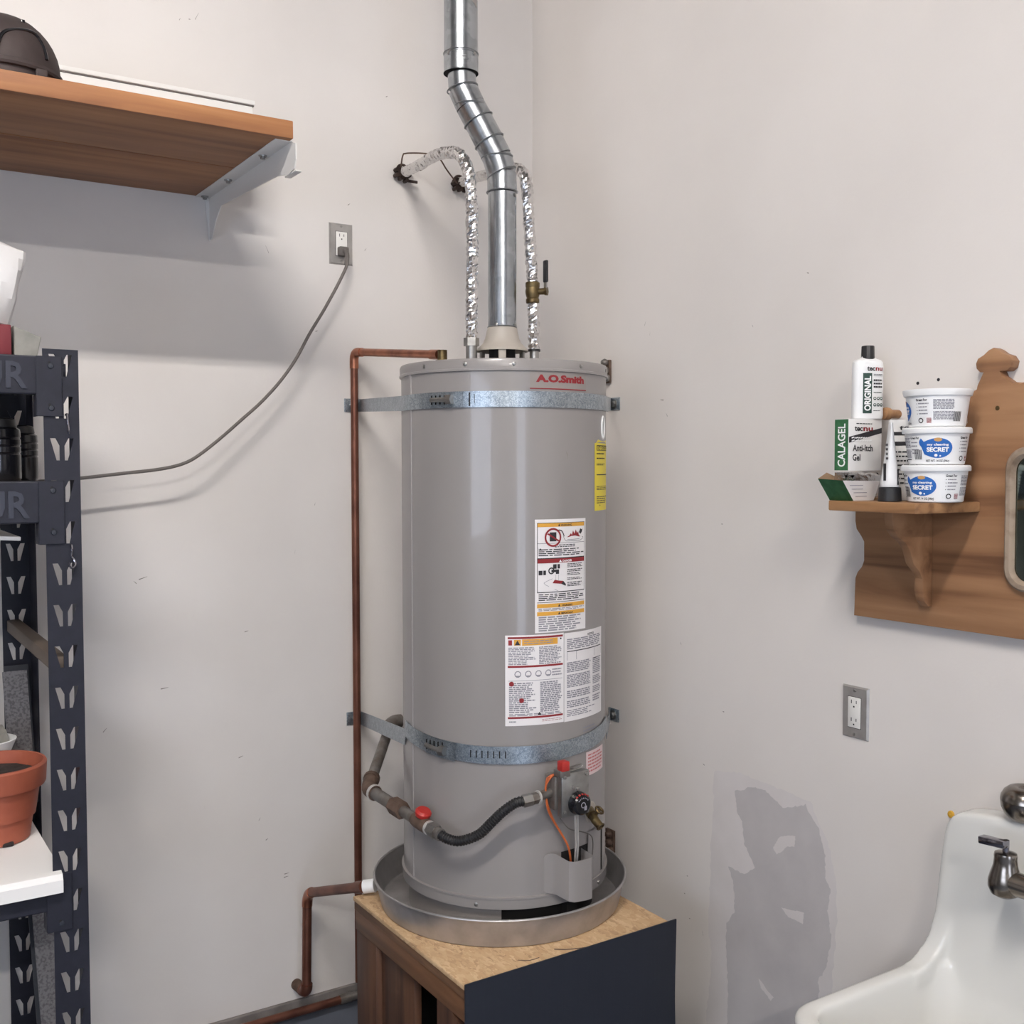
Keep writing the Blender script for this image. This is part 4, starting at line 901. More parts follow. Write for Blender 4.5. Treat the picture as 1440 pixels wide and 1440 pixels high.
# ================================================================== STORAGE RACK
PXR, PXL, YF, YB = -1.473, -1.536, -.66, -.045
PITCH_, SLT, SLH = .0785, 1.6195, .0415
def slotted(w, z0, z1):
    """strip of sheet, width w, with V pairs of keyhole slots; returns (s, z) quads"""
    q = []; zlast = z0
    for k in range(int(math.floor((z0-SLT)/PITCH_))-1, int(math.ceil((z1-SLT)/PITCH_))+2):
        t = SLT+k*PITCH_; b = t-SLH
        if b < z0+.004 or t > z1-.004: continue
        q += [[(0, zlast), (w, zlast), (w, b), (0, b)],
              [(0, b), (.34*w, b), (.17*w, t), (0, t)],
              [(.43*w, b), (.57*w, b), (.57*w, t-.014), (.43*w, t-.014)],
              [(.43*w, t-.014), (.57*w, t-.014), (.68*w, t), (.32*w, t)],
              [(.66*w, b), (w, b), (w, t), (.83*w, t)]]
        zlast = t
    q.append([(0, zlast), (w, zlast), (w, z1), (0, z1)])
    return q
def post(px, py, sx, sy, root, ztop=1.786):
    """angle post: outer corner at (px, py); the slotted flange runs to sx, the plain one to sy"""
    mb = MB(); th = .002
    for quad in slotted(.063, FZ, ztop):
        n0 = len(mb.v)
        mb.v += [(px+sx*(.063-s), py, z) for s, z in quad]+[(px+sx*(.063-s), py+sy*th, z) for s, z in quad]
        mb.f += [tuple(n0+i for i in (0, 1, 2, 3)), tuple(n0+i for i in (7, 6, 5, 4))]
        mb.f += [(n0+i, n0+(i+1) % 4, n0+4+(i+1) % 4, n0+4+i) for i in (1, 3)]
    x0, x1 = sorted((px, px+sx*th)); y0, y1 = sorted((py+sy*.0021, py+sy*.092))
    mb.box((x0, y0, FZ), (x1, y1, ztop), .0004)
    return obj('post', mb, 'navy', root, smooth=0)
RW = 1.25
rk = thing('storage_rack', (PXR-RW/2, -.35, 0), 'dark blue steel storage rack with slotted posts at the left edge', 'rack')
for px, sx in ((PXR, -1), (PXR-RW, 1)):
    for py, sy in ((YF, 1), (YB, -1)): post(px, py, sx, sy, rk)
LV = [(1.7720, 1.700), (1.5395, 1.4605), (.7930, .722), (.20, .13)]
for zt, zb in LV:
    for yy, d in ((YF, 1), (YB, -1)):
        y0, y1 = sorted((yy-d*.0005, yy+d*.028))
        bmn = obj('beam', MB().box((PXL+.002-RW+.126, y0, zb), (PXL-.001, y1, zt), .003), 'navy', rk, smooth=0)
        if d == 1 and zt > 1:
            F = plane_face((-1.563, y0, zb+.012), (1, 0, 0), (0, 0, 1)); mb = MB()
            vs_, fs_ = solid_text('UR', .05); k_ = .048/.7; xm = max(v.x for v in vs_); mb.add([(-1.563+(v.x-xm)*k_*.9, y0-v.z*k_*.75, zb+.012+v.y*k_) for v in vs_], fs_)
            obj('embossed_letters', mb, 'navy_lit', bmn, smooth=0)
        for sgn, xa_ in ((1, PXL-.012), (-1, PXL-RW+.138)):
            pl = MB().box((min(xa_, xa_+sgn*.045), yy-d*.0045 if d == 1 else yy+.0015, zb-.040), (max(xa_, xa_+sgn*.045), yy-d*.0015 if d == 1 else yy+.0045, min(zt+.0, 1.784)), .001)
            xs_ = xa_+.001 if sgn == 1 else xa_-.001
            pl.box((xs_-.0015, min(yy, yy+d*.032), zb-.04), (xs_+.0015, max(yy, yy+d*.032), zb), .0005)
            cpn = obj('connector', pl, 'navy', rk, smooth=0)
            if d == 1 and sgn == 1:
                for zz in (zt-.018, zt-.018-PITCH_):
                    obj('rivet', MB().lathe([(.0058, 0), (.0045, .0018), (0, .0022)], (PXL+.0135, yy-.0044, zz), 10, 'y', mtx=Matrix.Scale(-1, 3, (0, 1, 0))), 'panel', cpn)
                    obj('rivet_dent', MB().box((PXL+.009, yy-.0052, zz-.001), (PXL+.013, yy-.0046, zz+.008), .0005), 'dark', cpn)
    for x in (PXR-.010, PXR-RW+.010):
        if zt > 1.7 or zt < .3: obj('side_beam', MB().box((x-.006, YF+.10, zt-.035), (x+.006, YB-.10, zt-.004), .001), 'navy', rk)
    obj('deck', MB().box((PXR-RW+.02, YF+.03, zt-.016), (PXR-.055 if zt < 1.7 else PXR-.02, YB-.03, zt-.002), .001), 'bar' if zt < 1.7 else 'navy', rk)
obj('side_brace', MB().box((-1.529, YF+.01, 1.178), (-1.500, YB-.02, 1.206), .003), 'bar', rk, label='brown horizontal side brace')
hk = [(-1.4955, 1.664, .0), (-1.4925, 1.416, 1)]
for i, (x, z, k) in enumerate(hk):
    pts = [(x, YF+.006, z), (x, YF-.006, z+.002), (x, YF-.010, z-.006), (x-.001, YF-.008, z-.018), (x+.004, YF-.009, z-.026), (x+.005, YF-.012, z-.035), (x-.001, YF-.014, z-.041), (x-.006, YF-.015, z-.036), (x-.005, YF-.016, z-.030)] if k else [(x, YF+.006, z), (x, YF-.005, z), (x, YF-.008, z-.01), (x+.001, YF-.008, z-.02), (x+.001, YF-.012, z-.03), (x-.0005, YF-.016, z-.036), (x, YF-.018, z-.030)]
    single('s_hook', MB().tube(spline(pts, .003), .0022, 8), 'chrome', ('silver hook in the upper slots of the rack post, below the top beam', 'silver S shaped hook in the rack post, below the second beam')[i], 'hook')
# on the top shelf
zt = 1.7725
mb = MB()
n = 24
rows = [(1.8405, .062, .052), (1.86, .066, .055), (1.89, .073, .056), (1.92, .080, .052), (1.95, .087, .045), (1.975, .092, .036), (1.995, .0945, .024), (2.000, .094, .012)]
for j, (z, a, c) in enumerate(rows):
    for k in range(n):
        t_ = 2*PI*k/n; ca = math.copysign(abs(math.cos(t_))**.45, math.cos(t_)); sa = math.copysign(abs(math.sin(t_))**.6, math.sin(t_))
        f = j/(len(rows)-1); nz = noise.noise(Vector((ca*3, sa*2+7, z*22)))*.010
        dz = (1-ca)*.030*f*f if ca > -.2 else .036*f*f
        mb.v.append((-1.632+(a+nz*.4)*ca, -.5+(c+nz)*sa, z-.012*f*f+dz))
for i in range(len(rows)-1):
    for k in range(n): mb.f.append((i*n+k, i*n+(k+1) % n, (i+1)*n+(k+1) % n, (i+1)*n+k))
mb.f.append(tuple(reversed(range(n)))); mb.f.append(tuple((len(rows)-1)*n+k for k in range(n)))
single('paper_bag', mb, 'bag', 'crumpled white bag standing on top of the dark red box', 'bag', smooth=18)
single('card_box', MB().box((-1.70, -.56, zt-.002), (-1.574, -.45, 1.838), .002), 'maroon', 'dark red box under the white bag on top of the rack', 'box')
single('stone_block', MB().prism([(-1.568, zt-.002), (-1.529, zt-.002), (-1.519, 1.819), (-1.528, 1.822), (-1.568, 1.838)], lambda a, b_, d: (a, d, b_), -.55, -.43, .002), 'block', 'grey block with a slanted top on top of the rack', 'block', smooth=20)
# second shelf
z2 = 1.538
def bottle(x, y, r, hgt, lab):
    t = thing('drink_bottle', (x, y, z2), lab, 'bottle', None)
    obj('bottle_body', MB().lathe([(0, z2), (r*.95, z2), (r, z2+.006), (r, z2+hgt*.42), (r*.96, z2+hgt*.44), (r, z2+hgt*.46), (r, z2+hgt*.54), (r*.96, z2+hgt*.56), (r, z2+hgt*.58), (r, z2+hgt*.66), (r*.96, z2+hgt*.68), (r, z2+hgt*.70), (r*.97, z2+hgt*.82), (r*.8, z2+hgt*.86)], (x, y, 0), 28), 'blackgloss', t)
    obj('bottle_cap', MB().lathe([(r*.82, z2+hgt*.855), (r*.84, z2+hgt*.87), (r*.78, z2+hgt*.98), (r*.6, z2+hgt), (0, z2+hgt)], (x, y, 0), 28), 'black', t)
bottle(-1.597, -.53, .040, .122, 'black ribbed bottle at the front of the second rack shelf')
bottle(-1.545, -.42, .036, .112, 'black ribbed bottle behind the front bottle, nearest the rack post')
single('paper_stack', MB().box((-1.86, -.63, 1.4290), (-1.575, -.2, 1.4365), .001, Matrix.Translation((-1.6, -.4, 1.432)) @ Matrix.Rotation(rad(4), 4, 'Y') @ Matrix.Translation((1.6, .4, -1.432))), 'paperwhite', 'white papers tucked under the second rack shelf', 'paper')
# third shelf with the white liner
zl = .7935
mb = MB()
prof = [(-.08, zl+.0005), (-.662, zl+.0005), (-.672, zl-.002), (-.678, zl-.009), (-.679, zl-.030), (-.677, zl-.030), (-.676, zl-.010), (-.671, zl-.0005), (-.662, zl+.0025), (-.08, zl+.0025)]
prof = [(-.08, zl), (-.66, zl), (-.671, zl-.002), (-.677, zl-.009), (-.678, zl-.032), (-.680, zl-.032), (-.6795, zl-.008), (-.673, zl+.002), (-.66, zl+.005), (-.08, zl+.005)]
mb.prism(prof, lambda a, b_, d: (d, a, b_), -2.6, -1.521)
ln = single('shelf_liner', mb, 'paperwhite', 'white liner bent over the front edge of the third rack shelf', 'liner', smooth=30)
zl += .0052
pt_ = thing('flower_pot', (-1.606, -.405, zl), 'terracotta flower pot on the white rack shelf', 'flower pot')
PX, PY = -1.606, -.405
obj('pot_body', MB().lathe([(0, zl), (.064, zl), (.0685, zl+.003), (.087, zl+.122), (.087, zl+.124)], (PX, PY, 0), 48), 'terracotta', pt_)
obj('pot_rim', MB().lathe([(.087, zl+.112), (.099, zl+.112), (.101, zl+.116), (.1035, zl+.155), (.101, zl+.159), (.096, zl+.159), (.091, zl+.12), (.08, zl+.05), (0, zl+.05)], (PX, PY, 0), 48), 'terracotta', pt_)
mb = MB().lathe([(.089, zl+.132), (.08, zl+.134), (.04, zl+.137), (0, zl+.138)], (PX, PY, 0), 28); mb.v = [(x, y, z+random.uniform(-.003, .003)) for x, y, z in mb.v]; obj('soil', mb, 'soil', pt_)
mb = MB(); a = rad(-75); mb.box((PX+.0675*math.cos(a)-.011, PY+.0675*math.sin(a)-.004, zl), (PX+.0675*math.cos(a)+.011, PY+.0675*math.sin(a)+.004, zl+.010), .003); obj('drain_hole', mb, 'soil', pt_)
wp = thing('plant_bowl', (-1.598, -.248, zl), 'white planter with grey stones behind the terracotta pot', 'planter')
obj('bowl_body', MB().lathe([(0, zl), (.036, zl), (.046, zl+.14), (.056, zl+.163), (.060, zl+.172), (.057, zl+.173), (.05, zl+.158), (0, zl+.155)], (-1.598, -.248, 0), 32), 'white', wp)
mb = MB().lathe([(.048, zl+.160), (.042, zl+.186), (.026, zl+.200), (0, zl+.206)], (-1.598, -.248, 0), 14); mb.v = [(x+random.uniform(-.006, .006), y+random.uniform(-.006, .006), z+random.uniform(-.004, .004)) for x, y, z in mb.v]; obj('stones', mb, 'block', wp, kind='stuff')
def lean(name, m, x0, x1, yb, zb, yt, ztp, th, lab, skew=0):
    mb = MB(); d = Vector((0, yt-yb, ztp-zb)).normalized(); nn = Vector((0, d.z, -d.y))*th
    q = [Vector((x0, yb, zb)), Vector((x1, yb, zb)), Vector((x1-skew, yt, ztp)), Vector((x0-skew, yt, ztp))]
    mb.add(q+[p+nn for p in q], [(0, 1, 2, 3), (7, 6, 5, 4), (0, 4, 5, 1), (1, 5, 6, 2), (2, 6, 7, 3), (3, 7, 4, 0)])
    return single(name, mb, m, lab, 'board', smooth=0)
lean('foam_board', 'foam', -1.545, -1.493, -.205, zl, -.100, 1.09, .006, 'speckled grey board leaning behind the terracotta pot')
lean('foam_board', 'panel', -1.540, -1.487, -.185, zl, -.080, 1.10, .004, 'thin dark sheet behind the leaning speckled grey board')
zb_ = .2005
lean('foam_board', 'foam', -1.513, -1.468, -.40, zb_, -.20, .66, .006, 'speckled grey board leaning on the lowest rack shelf')
lean('foam_board', 'panel', -1.519, -1.474, -.38, zb_, -.18, .665, .004, 'thin dark sheet behind the board on the lowest rack shelf')

# ================================================================== PINE MIRROR SHELF ON THE RIGHT WALL
ms = thing('mirror_shelf', (0, -1.62, 1.245), 'old pine wall mirror board with carved outline and a small side shelf', 'mirror')
half = [(-1.281, 1.2438), (-1.2835, 1.325), (-1.289, 1.338), (-1.300, 1.350), (-1.3055, 1.364), (-1.305, 1.404), (-1.297, 1.416), (-1.285, 1.43), (-1.2815, 1.447), (-1.2815, 1.5), (-1.297, 1.520), (-1.320, 1.530), (-1.36, 1.535), (-1.40, 1.540), (-1.44, 1.550), (-1.48, 1.568), (-1.505, 1.590), (-1.527, 1.622), (-1.546, 1.648), (-1.5455, 1.657), (-1.540, 1.668), (-1.5375, 1.681), (-1.5405, 1.693), (-1.549, 1.703), (-1.560, 1.709), (-1.5645, 1.711), (-1.566, 1.718), (-1.573, 1.732), (-1.578, 1.742), (-1.5705, 1.743), (-1.5635, 1.750), (-1.562, 1.760), (-1.566, 1.769), (-1.578, 1.775), (-1.588, 1.783), (-1.598, 1.787), (-1.606, 1.783), (-1.617, 1.775), (-1.630, 1.770), (-1.637, 1.760), (-1.634, 1.748), (-1.626, 1.742), (-1.612, 1.742), (-1.616, 1.733), (-1.626, 1.726), (-1.638, 1.717), (-1.646, 1.7195), (-1.653, 1.716), (-1.660, 1.7185), (-1.668, 1.7165), (-1.690, 1.726), (-1.73, 1.745), (-1.78, 1.752)]
YM = -1.80
outl = half+[(2*YM-y, z) for y, z in reversed(half)]
obj('back_board', MB().prism(outl, lambda a, b_, d: (-d, a, b_), .0005, .025, .0015), 'pine', ms)
SHZ = 1.4965
for y_ in (-1.368, 2*YM+1.368): obj('peg', MB().lathe([(.009, 0), (.009, .028), (.0125, .031), (.0135, .040), (.0115, .048), (0, .050)], (0, y_, 1.672), 18, 'x', mtx=Matrix.Scale(-1, 3, (1, 0, 0))), 'pine_x', ms)
shp = [(-.0255, -1.352), (-.19, -1.352), (-.205, -1.366), (-.205, -1.565), (-.19, -1.573), (-.0255, -1.576)]
obj('side_shelf', MB().prism(shp, lambda a, b_, d: (a, b_, d), SHZ-.0195, SHZ, .002), 'pine_x', ms)
cor = [(-.0255, SHZ-.020), (-.150, SHZ-.020), (-.150, SHZ-.035), (-.145, SHZ-.055), (-.130, SHZ-.070), (-.108, SHZ-.082), (-.095, SHZ-.098), (-.083, SHZ-.125), (-.066, SHZ-.140), (-.056, SHZ-.155), (-.056, SHZ-.180), (-.050, SHZ-.200), (-.036, SHZ-.212), (-.0255, SHZ-.213)]
obj('corbel', MB().prism(cor, lambda a, b_, d: (a, d, b_), -1.4740, -1.4545, .002), 'pine', ms)
def rring(y0, y1, z0, z1, rr, n=8, arch=0):
    out = []
    for cy_, cz_, a0 in ((y0-rr, z0+rr, 180), (y1+rr, z0+rr, 270), (y1+rr, z1-rr, 0), (y0-rr, z1-rr, 90)):
        for i in range(n+1):
            a = rad(a0+90*i/n); out.append((cy_-rr*math.cos(a), cz_+rr*math.sin(a)))
    return out
fr_prof = [(0, .0), (.0, .010), (.004, .014), (.012, .014), (.016, .010), (.018, .004)]
mb = MB(); loops = []
for off, hh in [(0, 0)]+[(o_, h_) for o_, h_ in fr_prof[1:]]:
    rr = rring(-1.634-off, -1.966+off, 1.333+off, 1.60-off, .042-off*.8)
    loops.append(len(mb.v)); mb.v += [(-.025-hh, y, z) for y, z in rr]
nn_ = len(rr)
for i in range(len(loops)-1):
    for k in range(nn_): mb.f.append((loops[i]+k, loops[i]+(k+1) % nn_, loops[i+1]+(k+1) % nn_, loops[i+1]+k))
obj('mirror_frame', mb, 'weather', ms)
rr = rring(-1.651, -1.949, 1.350, 1.583, .028); mb = MB(); mb.add([(-.028, y, z) for y, z in rr], [tuple(range(len(rr)))]); obj('mirror_glass', mb, 'mirror', ms, smooth=0)
for y, z in ((-1.6088, 1.6731), (-1.9912, 1.6731)): obj('screw', MB().lathe([(.0045, 0), (.004, .001), (0, .0012)], (-.025, y, z), 12, 'x', mtx=Matrix.Scale(-1, 3, (1, 0, 0))), 'brass', ms)

# things on the little shelf
SH = SHZ+.0004
def block_box(c, yaw, w, d, h, z0, m='paperwhite', bev=.0008):
    """upright carton; yaw = direction its front faces (deg). returns mesh builder, front face, left face"""
    n = Vector((math.cos(rad(yaw)), math.sin(rad(yaw)), 0)); u = Vector((-n.y, n.x, 0))
    c = Vector((c[0], c[1], z0)); 
    mt = Matrix(((u.x, -n.x, 0, c.x), (u.y, -n.y, 0, c.y), (0, 0, 1, c.z), (0, 0, 0, 1)))
    mb = MB().box((-w/2, -d/2, 0), (w/2, d/2, h), bev, mt)
    front = plane_face(c-u*w/2+n*d/2, u, (0, 0, 1)); left = plane_face(c-u*w/2-n*d/2, n, (0, 0, 1))
    return mb, front, left
# anti-itch gel carton
CZ = SH+.0585
mb, FR, LF = block_box((-.115, -1.3615), 270, .100, .035, .1035, CZ)
gx = thing('carton', (-.115, -1.3615, CZ), 'white and green medicine carton under the lotion bottle', 'box')
o = obj('carton_box', mb, 'paperwhite', gx)
mb = MB(); LF.rect(mb, .0005, .0008, .0345, .1027, .0004); gsd = obj('green_side', mb, 'green', gx, smooth=0)
mb = MB(); LF.text(mb, 'CALAGEL', .027, .008, .018, .0009, width=.086, bold=.02, rot=90); obj('side_lettering', mb, 'inkwhite', gsd, smooth=0)
K = MB(); R_ = MB(); Wt = MB(); w, h = .100, .1035
FR.text(K, 'tec', .017, h-.0235, .0105, .0006, width=.024, bold=.03); FR.text(R_, 'nu', .043, h-.0235, .0105, .0006, width=.029, bold=.03)
FR.lines(K, .022, h-.0105, .075, h-.0078, 1, .0006, .6, .1)
FR.poly(K, [(.0005, h-.048), (w-.0005, h-.027), (w-.0005, h-.0165), (.0005, h-.036)], .0006)
for a_ in (.0385, .0445): FR.lines(Wt, .008, h-a_-.0015, .070 if a_ > .04 else .055, h-a_+.0022, 1, .0010, .7, .05, slant=.225)
FR.text(K, 'Anti-Itch', .012, h-.064, .0125, .0006, width=.060, bold=.025); FR.text(K, 'Gel', .012, h-.083, .0125, .0006, width=.023, bold=.025)
for n_, mb_, m_ in (('print', K, 'ink'), ('red_print', R_, 'inkred'), ('white_print', Wt, 'inkwhite')): obj(n_, mb_, m_, o, smooth=0)
# second carton, behind the tube
mb, FR, LF = block_box((-.068, -1.447), 222, .075, .034, .1590, SH)
g2 = thing('carton', (-.068, -1.447, SH), 'white carton behind the squeeze tube and left of the tubs', 'box')
o = obj('carton_box', mb, 'paperwhite', g2)
K = MB(); FR.text(K, 'tecnu', .018, .139, .0095, .0006, width=.048, bold=.03); FR.rect(K, .0, .128, .05, .135, .0006); FR.rect(K, .002, .108, .07, .116, .0006); FR.lines(K, .01, .03, .068, .1, 8, .0006, .35, .3); obj('print', K, 'ink', o, smooth=0)
# bottle on the carton
zb0 = CZ+.1038
bo = thing('lotion_bottle', (-.0905, -1.3625, zb0), 'white lotion bottle with black cap standing on the green and white carton', 'bottle')
yaw = 244; bn = Vector((math.cos(rad(yaw)), math.sin(rad(yaw)), 0)); bu = Vector((-bn.y, bn.x, 0)); bc = Vector((-.0905, -1.3625, 0))
mb = MB(); n = 40; prof = [(.88, 0), (.97, .002), (1, .008), (1, .107), (.97, .115), (.86, .1195), (.55, .123), (.42, .125), (.42, .127)]
for k_, z in prof:
    for i in range(n):
        a = 2*PI*i/n; ca, sa = math.cos(a), math.sin(a)
        ca = math.copysign(abs(ca)**.75, ca); sa = math.copysign(abs(sa)**.75, sa)
        mb.v.append(bc+bu*(.0315*k_*ca)+bn*(.0172*k_*sa)+vec(0, 0, zb0+z))
for i in range(len(prof)-1):
    for k in range(n): mb.f.append((i*n+k, i*n+(k+1) % n, (i+1)*n+(k+1) % n, (i+1)*n+k))
mb.f += [tuple(reversed(range(n))), tuple((len(prof)-1)*n+k for k in range(n))]; mb.v = [tuple(v) for v in mb.v]
body = obj('bottle_body', mb, 'white', bo)
obj('bottle_cap', MB().lathe([(.0125, zb0+.1215), (.0135, zb0+.1225), (.0128, zb0+.147), (.012, zb0+.149), (0, zb0+.149)], bc, 12), 'black', bo, smooth=25)
def bot_face(u, v, h):
    t_ = max(-.999, min(.999, u/.0315)); return bc+bu*u+bn*(.0172*(1-abs(t_)**2.67)**.375+h)+vec(0, 0, zb0+v)
BF = Face(bot_face, .004)
K = MB(); G = MB(); Wt = MB(); R_ = MB()
BF.text(K, 'tec', -.009, .098, .0095, .0008, width=.017, bold=.03); BF.text(R_, 'nu', .009, .098, .0095, .0008, width=.016, bold=.03)
BF.rect(G, -.017, .012, .0015, .093, .0008); BF.text(Wt, 'ORIGINAL', -.0015, .017, .0125, .0014, width=.070, bold=.035, rot=90)
BF.lines(K, .005, .086, .026, .092, 2, .0008, .35, .1); BF.lines(K, .005, .062, .026, .082, 3, .0008, .5, .2); BF.lines(G, .005, .052, .024, .056, 1, .0008, .4)
for r_ in range(2):
    for c_ in range(3): BF.ring(G, .008+.0075*c_, .042-.013*r_, .0034, .0014, .0008, 10); BF.rect(G, .0065+.0075*c_, .039-.013*r_, .0095+.0075*c_, .041-.013*r_, .001)
BF.lines(K, .005, .016, .025, .019, 1, .0008, .4)
for n_, mb_, m_ in (('print', K, 'ink'), ('green_print', G, 'darkgreen'), ('white_print', Wt, 'inkwhite'), ('red_print', R_, 'inkred')): obj(n_, mb_, m_, body, smooth=0)
# opened carton tray with a foil packet
tr_ = thing('carton_tray', (-.16, -1.385, SH), 'opened low carton with flared green side at shelf corner, holding a silver packet', 'box')
n_v = Vector((0, -1, 0)); u_v = Vector((1, 0, 0))
lo = [vec(-.190, -1.4135, SH), vec(-.130, -1.4135, SH), vec(-.130, -1.3545, SH), vec(-.190, -1.3545, SH)]
hi = [vec(-.225, -1.4165, SH+.040), vec(-.116, -1.4165, SH+.038), vec(-.116, -1.352, SH+.04), vec(-.222, -1.352, SH+.043)]
mb = MB(); mb.add(lo, [(0, 1, 2, 3)]); mb.add(lo+hi, [(2, 3, 7, 6)])
mb.add([hi[3], hi[3]+vec(.03, .004, .012), hi[3]+vec(.055, .004, .004), hi[2]], [(0, 1, 2, 3)]); cb = obj('tray_inner', mb, 'kraft', tr_, smooth=0)
mb = MB(); mb.add([lo[0], lo[1], hi[1], hi[0]], [(0, 1, 2, 3)]); mb.add([p-n_v*.0008 for p in [lo[0], lo[1], hi[1], hi[0]]], [(0, 1, 2, 3)]); fp_ = obj('front_panel', mb, 'cardgrey', tr_, smooth=0)
mb = MB(); mb.add([lo[3], lo[0], hi[0], hi[3]], [(0, 1, 2, 3)]); mb.add([p+u_v*.0008 for p in [lo[3], lo[0], hi[0], hi[3]]], [(0, 1, 2, 3)]); obj('green_side', mb, 'green', tr_, smooth=0)
mb = MB()
e1 = (lo[1]-lo[0]); e2 = (hi[0]-lo[0]); nf = e1.cross(e2).normalized(); nf = nf if nf.dot(n_v) > 0 else -nf
for k in range(4):
    a = lo[0]+e2*(.2+.18*k)+e1*.2+nf*.0006; q = a+e1*(.55+.1*(k % 2)); dz = e2*.03
    mb.add([a, q, q+dz, a+dz], [(0, 1, 2, 3)])
obj('print', mb, 'inkgrey', fp_, smooth=0)
b = bmesh.new(); bmesh.ops.create_cube(b, size=1); bmesh.ops.subdivide_edges(b, edges=b.edges[:], cuts=9, use_grid_fill=True)
for v in b.verts:
    v.co = Vector((-.134+v.co.x*.098, -1.384+v.co.y*.050, SH+.0285+v.co.z*.0535))
    if v.co.z > SH+.05 and v.co.y < -1.384: v.co.z -= random.uniform(0, .012)
    if v.co.z > SH+.004: v.co.y -= random.uniform(0, .002)
mb = MB().bm(b)
single('foil_packet', mb, 'foil', 'crinkled silver packet lying in the low opened carton', 'packet', smooth=0)
# squeeze tube standing on its cap
tb = thing('squeeze_tube', (-.158, -1.471, SH), 'white squeeze tube standing on its black cap before the tubs', 'tube')
tx_, ty_ = -.158, -1.4735
obj('tube_cap', MB().lathe([(0, SH), (.0215, SH), (.022, SH+.001), (.0205, SH+.026), (.019, SH+.0275), (0, SH+.0275)], (tx_, ty_, 0), 28), 'black', tb)
mb = MB(); n = 28; z0, z1 = SH+.028, SH+.150
vd = Vector((math.cos(rad(222)), math.sin(rad(222)), 0)); vu = Vector((-vd.y, vd.x, 0))
for i in range(15):
    t_ = i/14; rx = .0195*(1-t_)+.0035*t_; ry = .0195*(1-t_)+.023*t_; rx = max(.0022, rx*(1-.1*math.sin(PI*t_)))
    if i == 0: rx = ry = .017
    for k in range(n):
        a = 2*PI*k/n; mb.v.append(tuple(Vector((tx_, ty_, z0+(z1-z0)*t_))+vu*(rx*math.cos(a))+vd*(ry*math.sin(a))))
for i in range(14):
    for k in range(n): mb.f.append((i*n+k, i*n+(k+1) % n, (i+1)*n+(k+1) % n, (i+1)*n+k))
mb.f += [tuple(reversed(range(n))), tuple(14*n+k for k in range(n))]
tbo = obj('tube_body', mb, 'white', tb)
TF = Face(lambda u, v, h: Vector((tx_, ty_, z0+v))+vu*u+vd*(h+.0195*(1-v/.122)+.023*v/.122)*math.sqrt(max(0.02, 1-min(.98, (u/(.0195*(1-v/.122)+.0035*v/.122))**2))), .003)
mb = MB(); TF.rect(mb, -.013, .012, -.0085, .045, .0008); TF.lines(mb, -.009, .05, -.005, .085, 4, .0008, .5); TF.rect(mb, .012, .004, .0155, .034, .0008); obj('print', mb, 'ink', tbo, smooth=0)
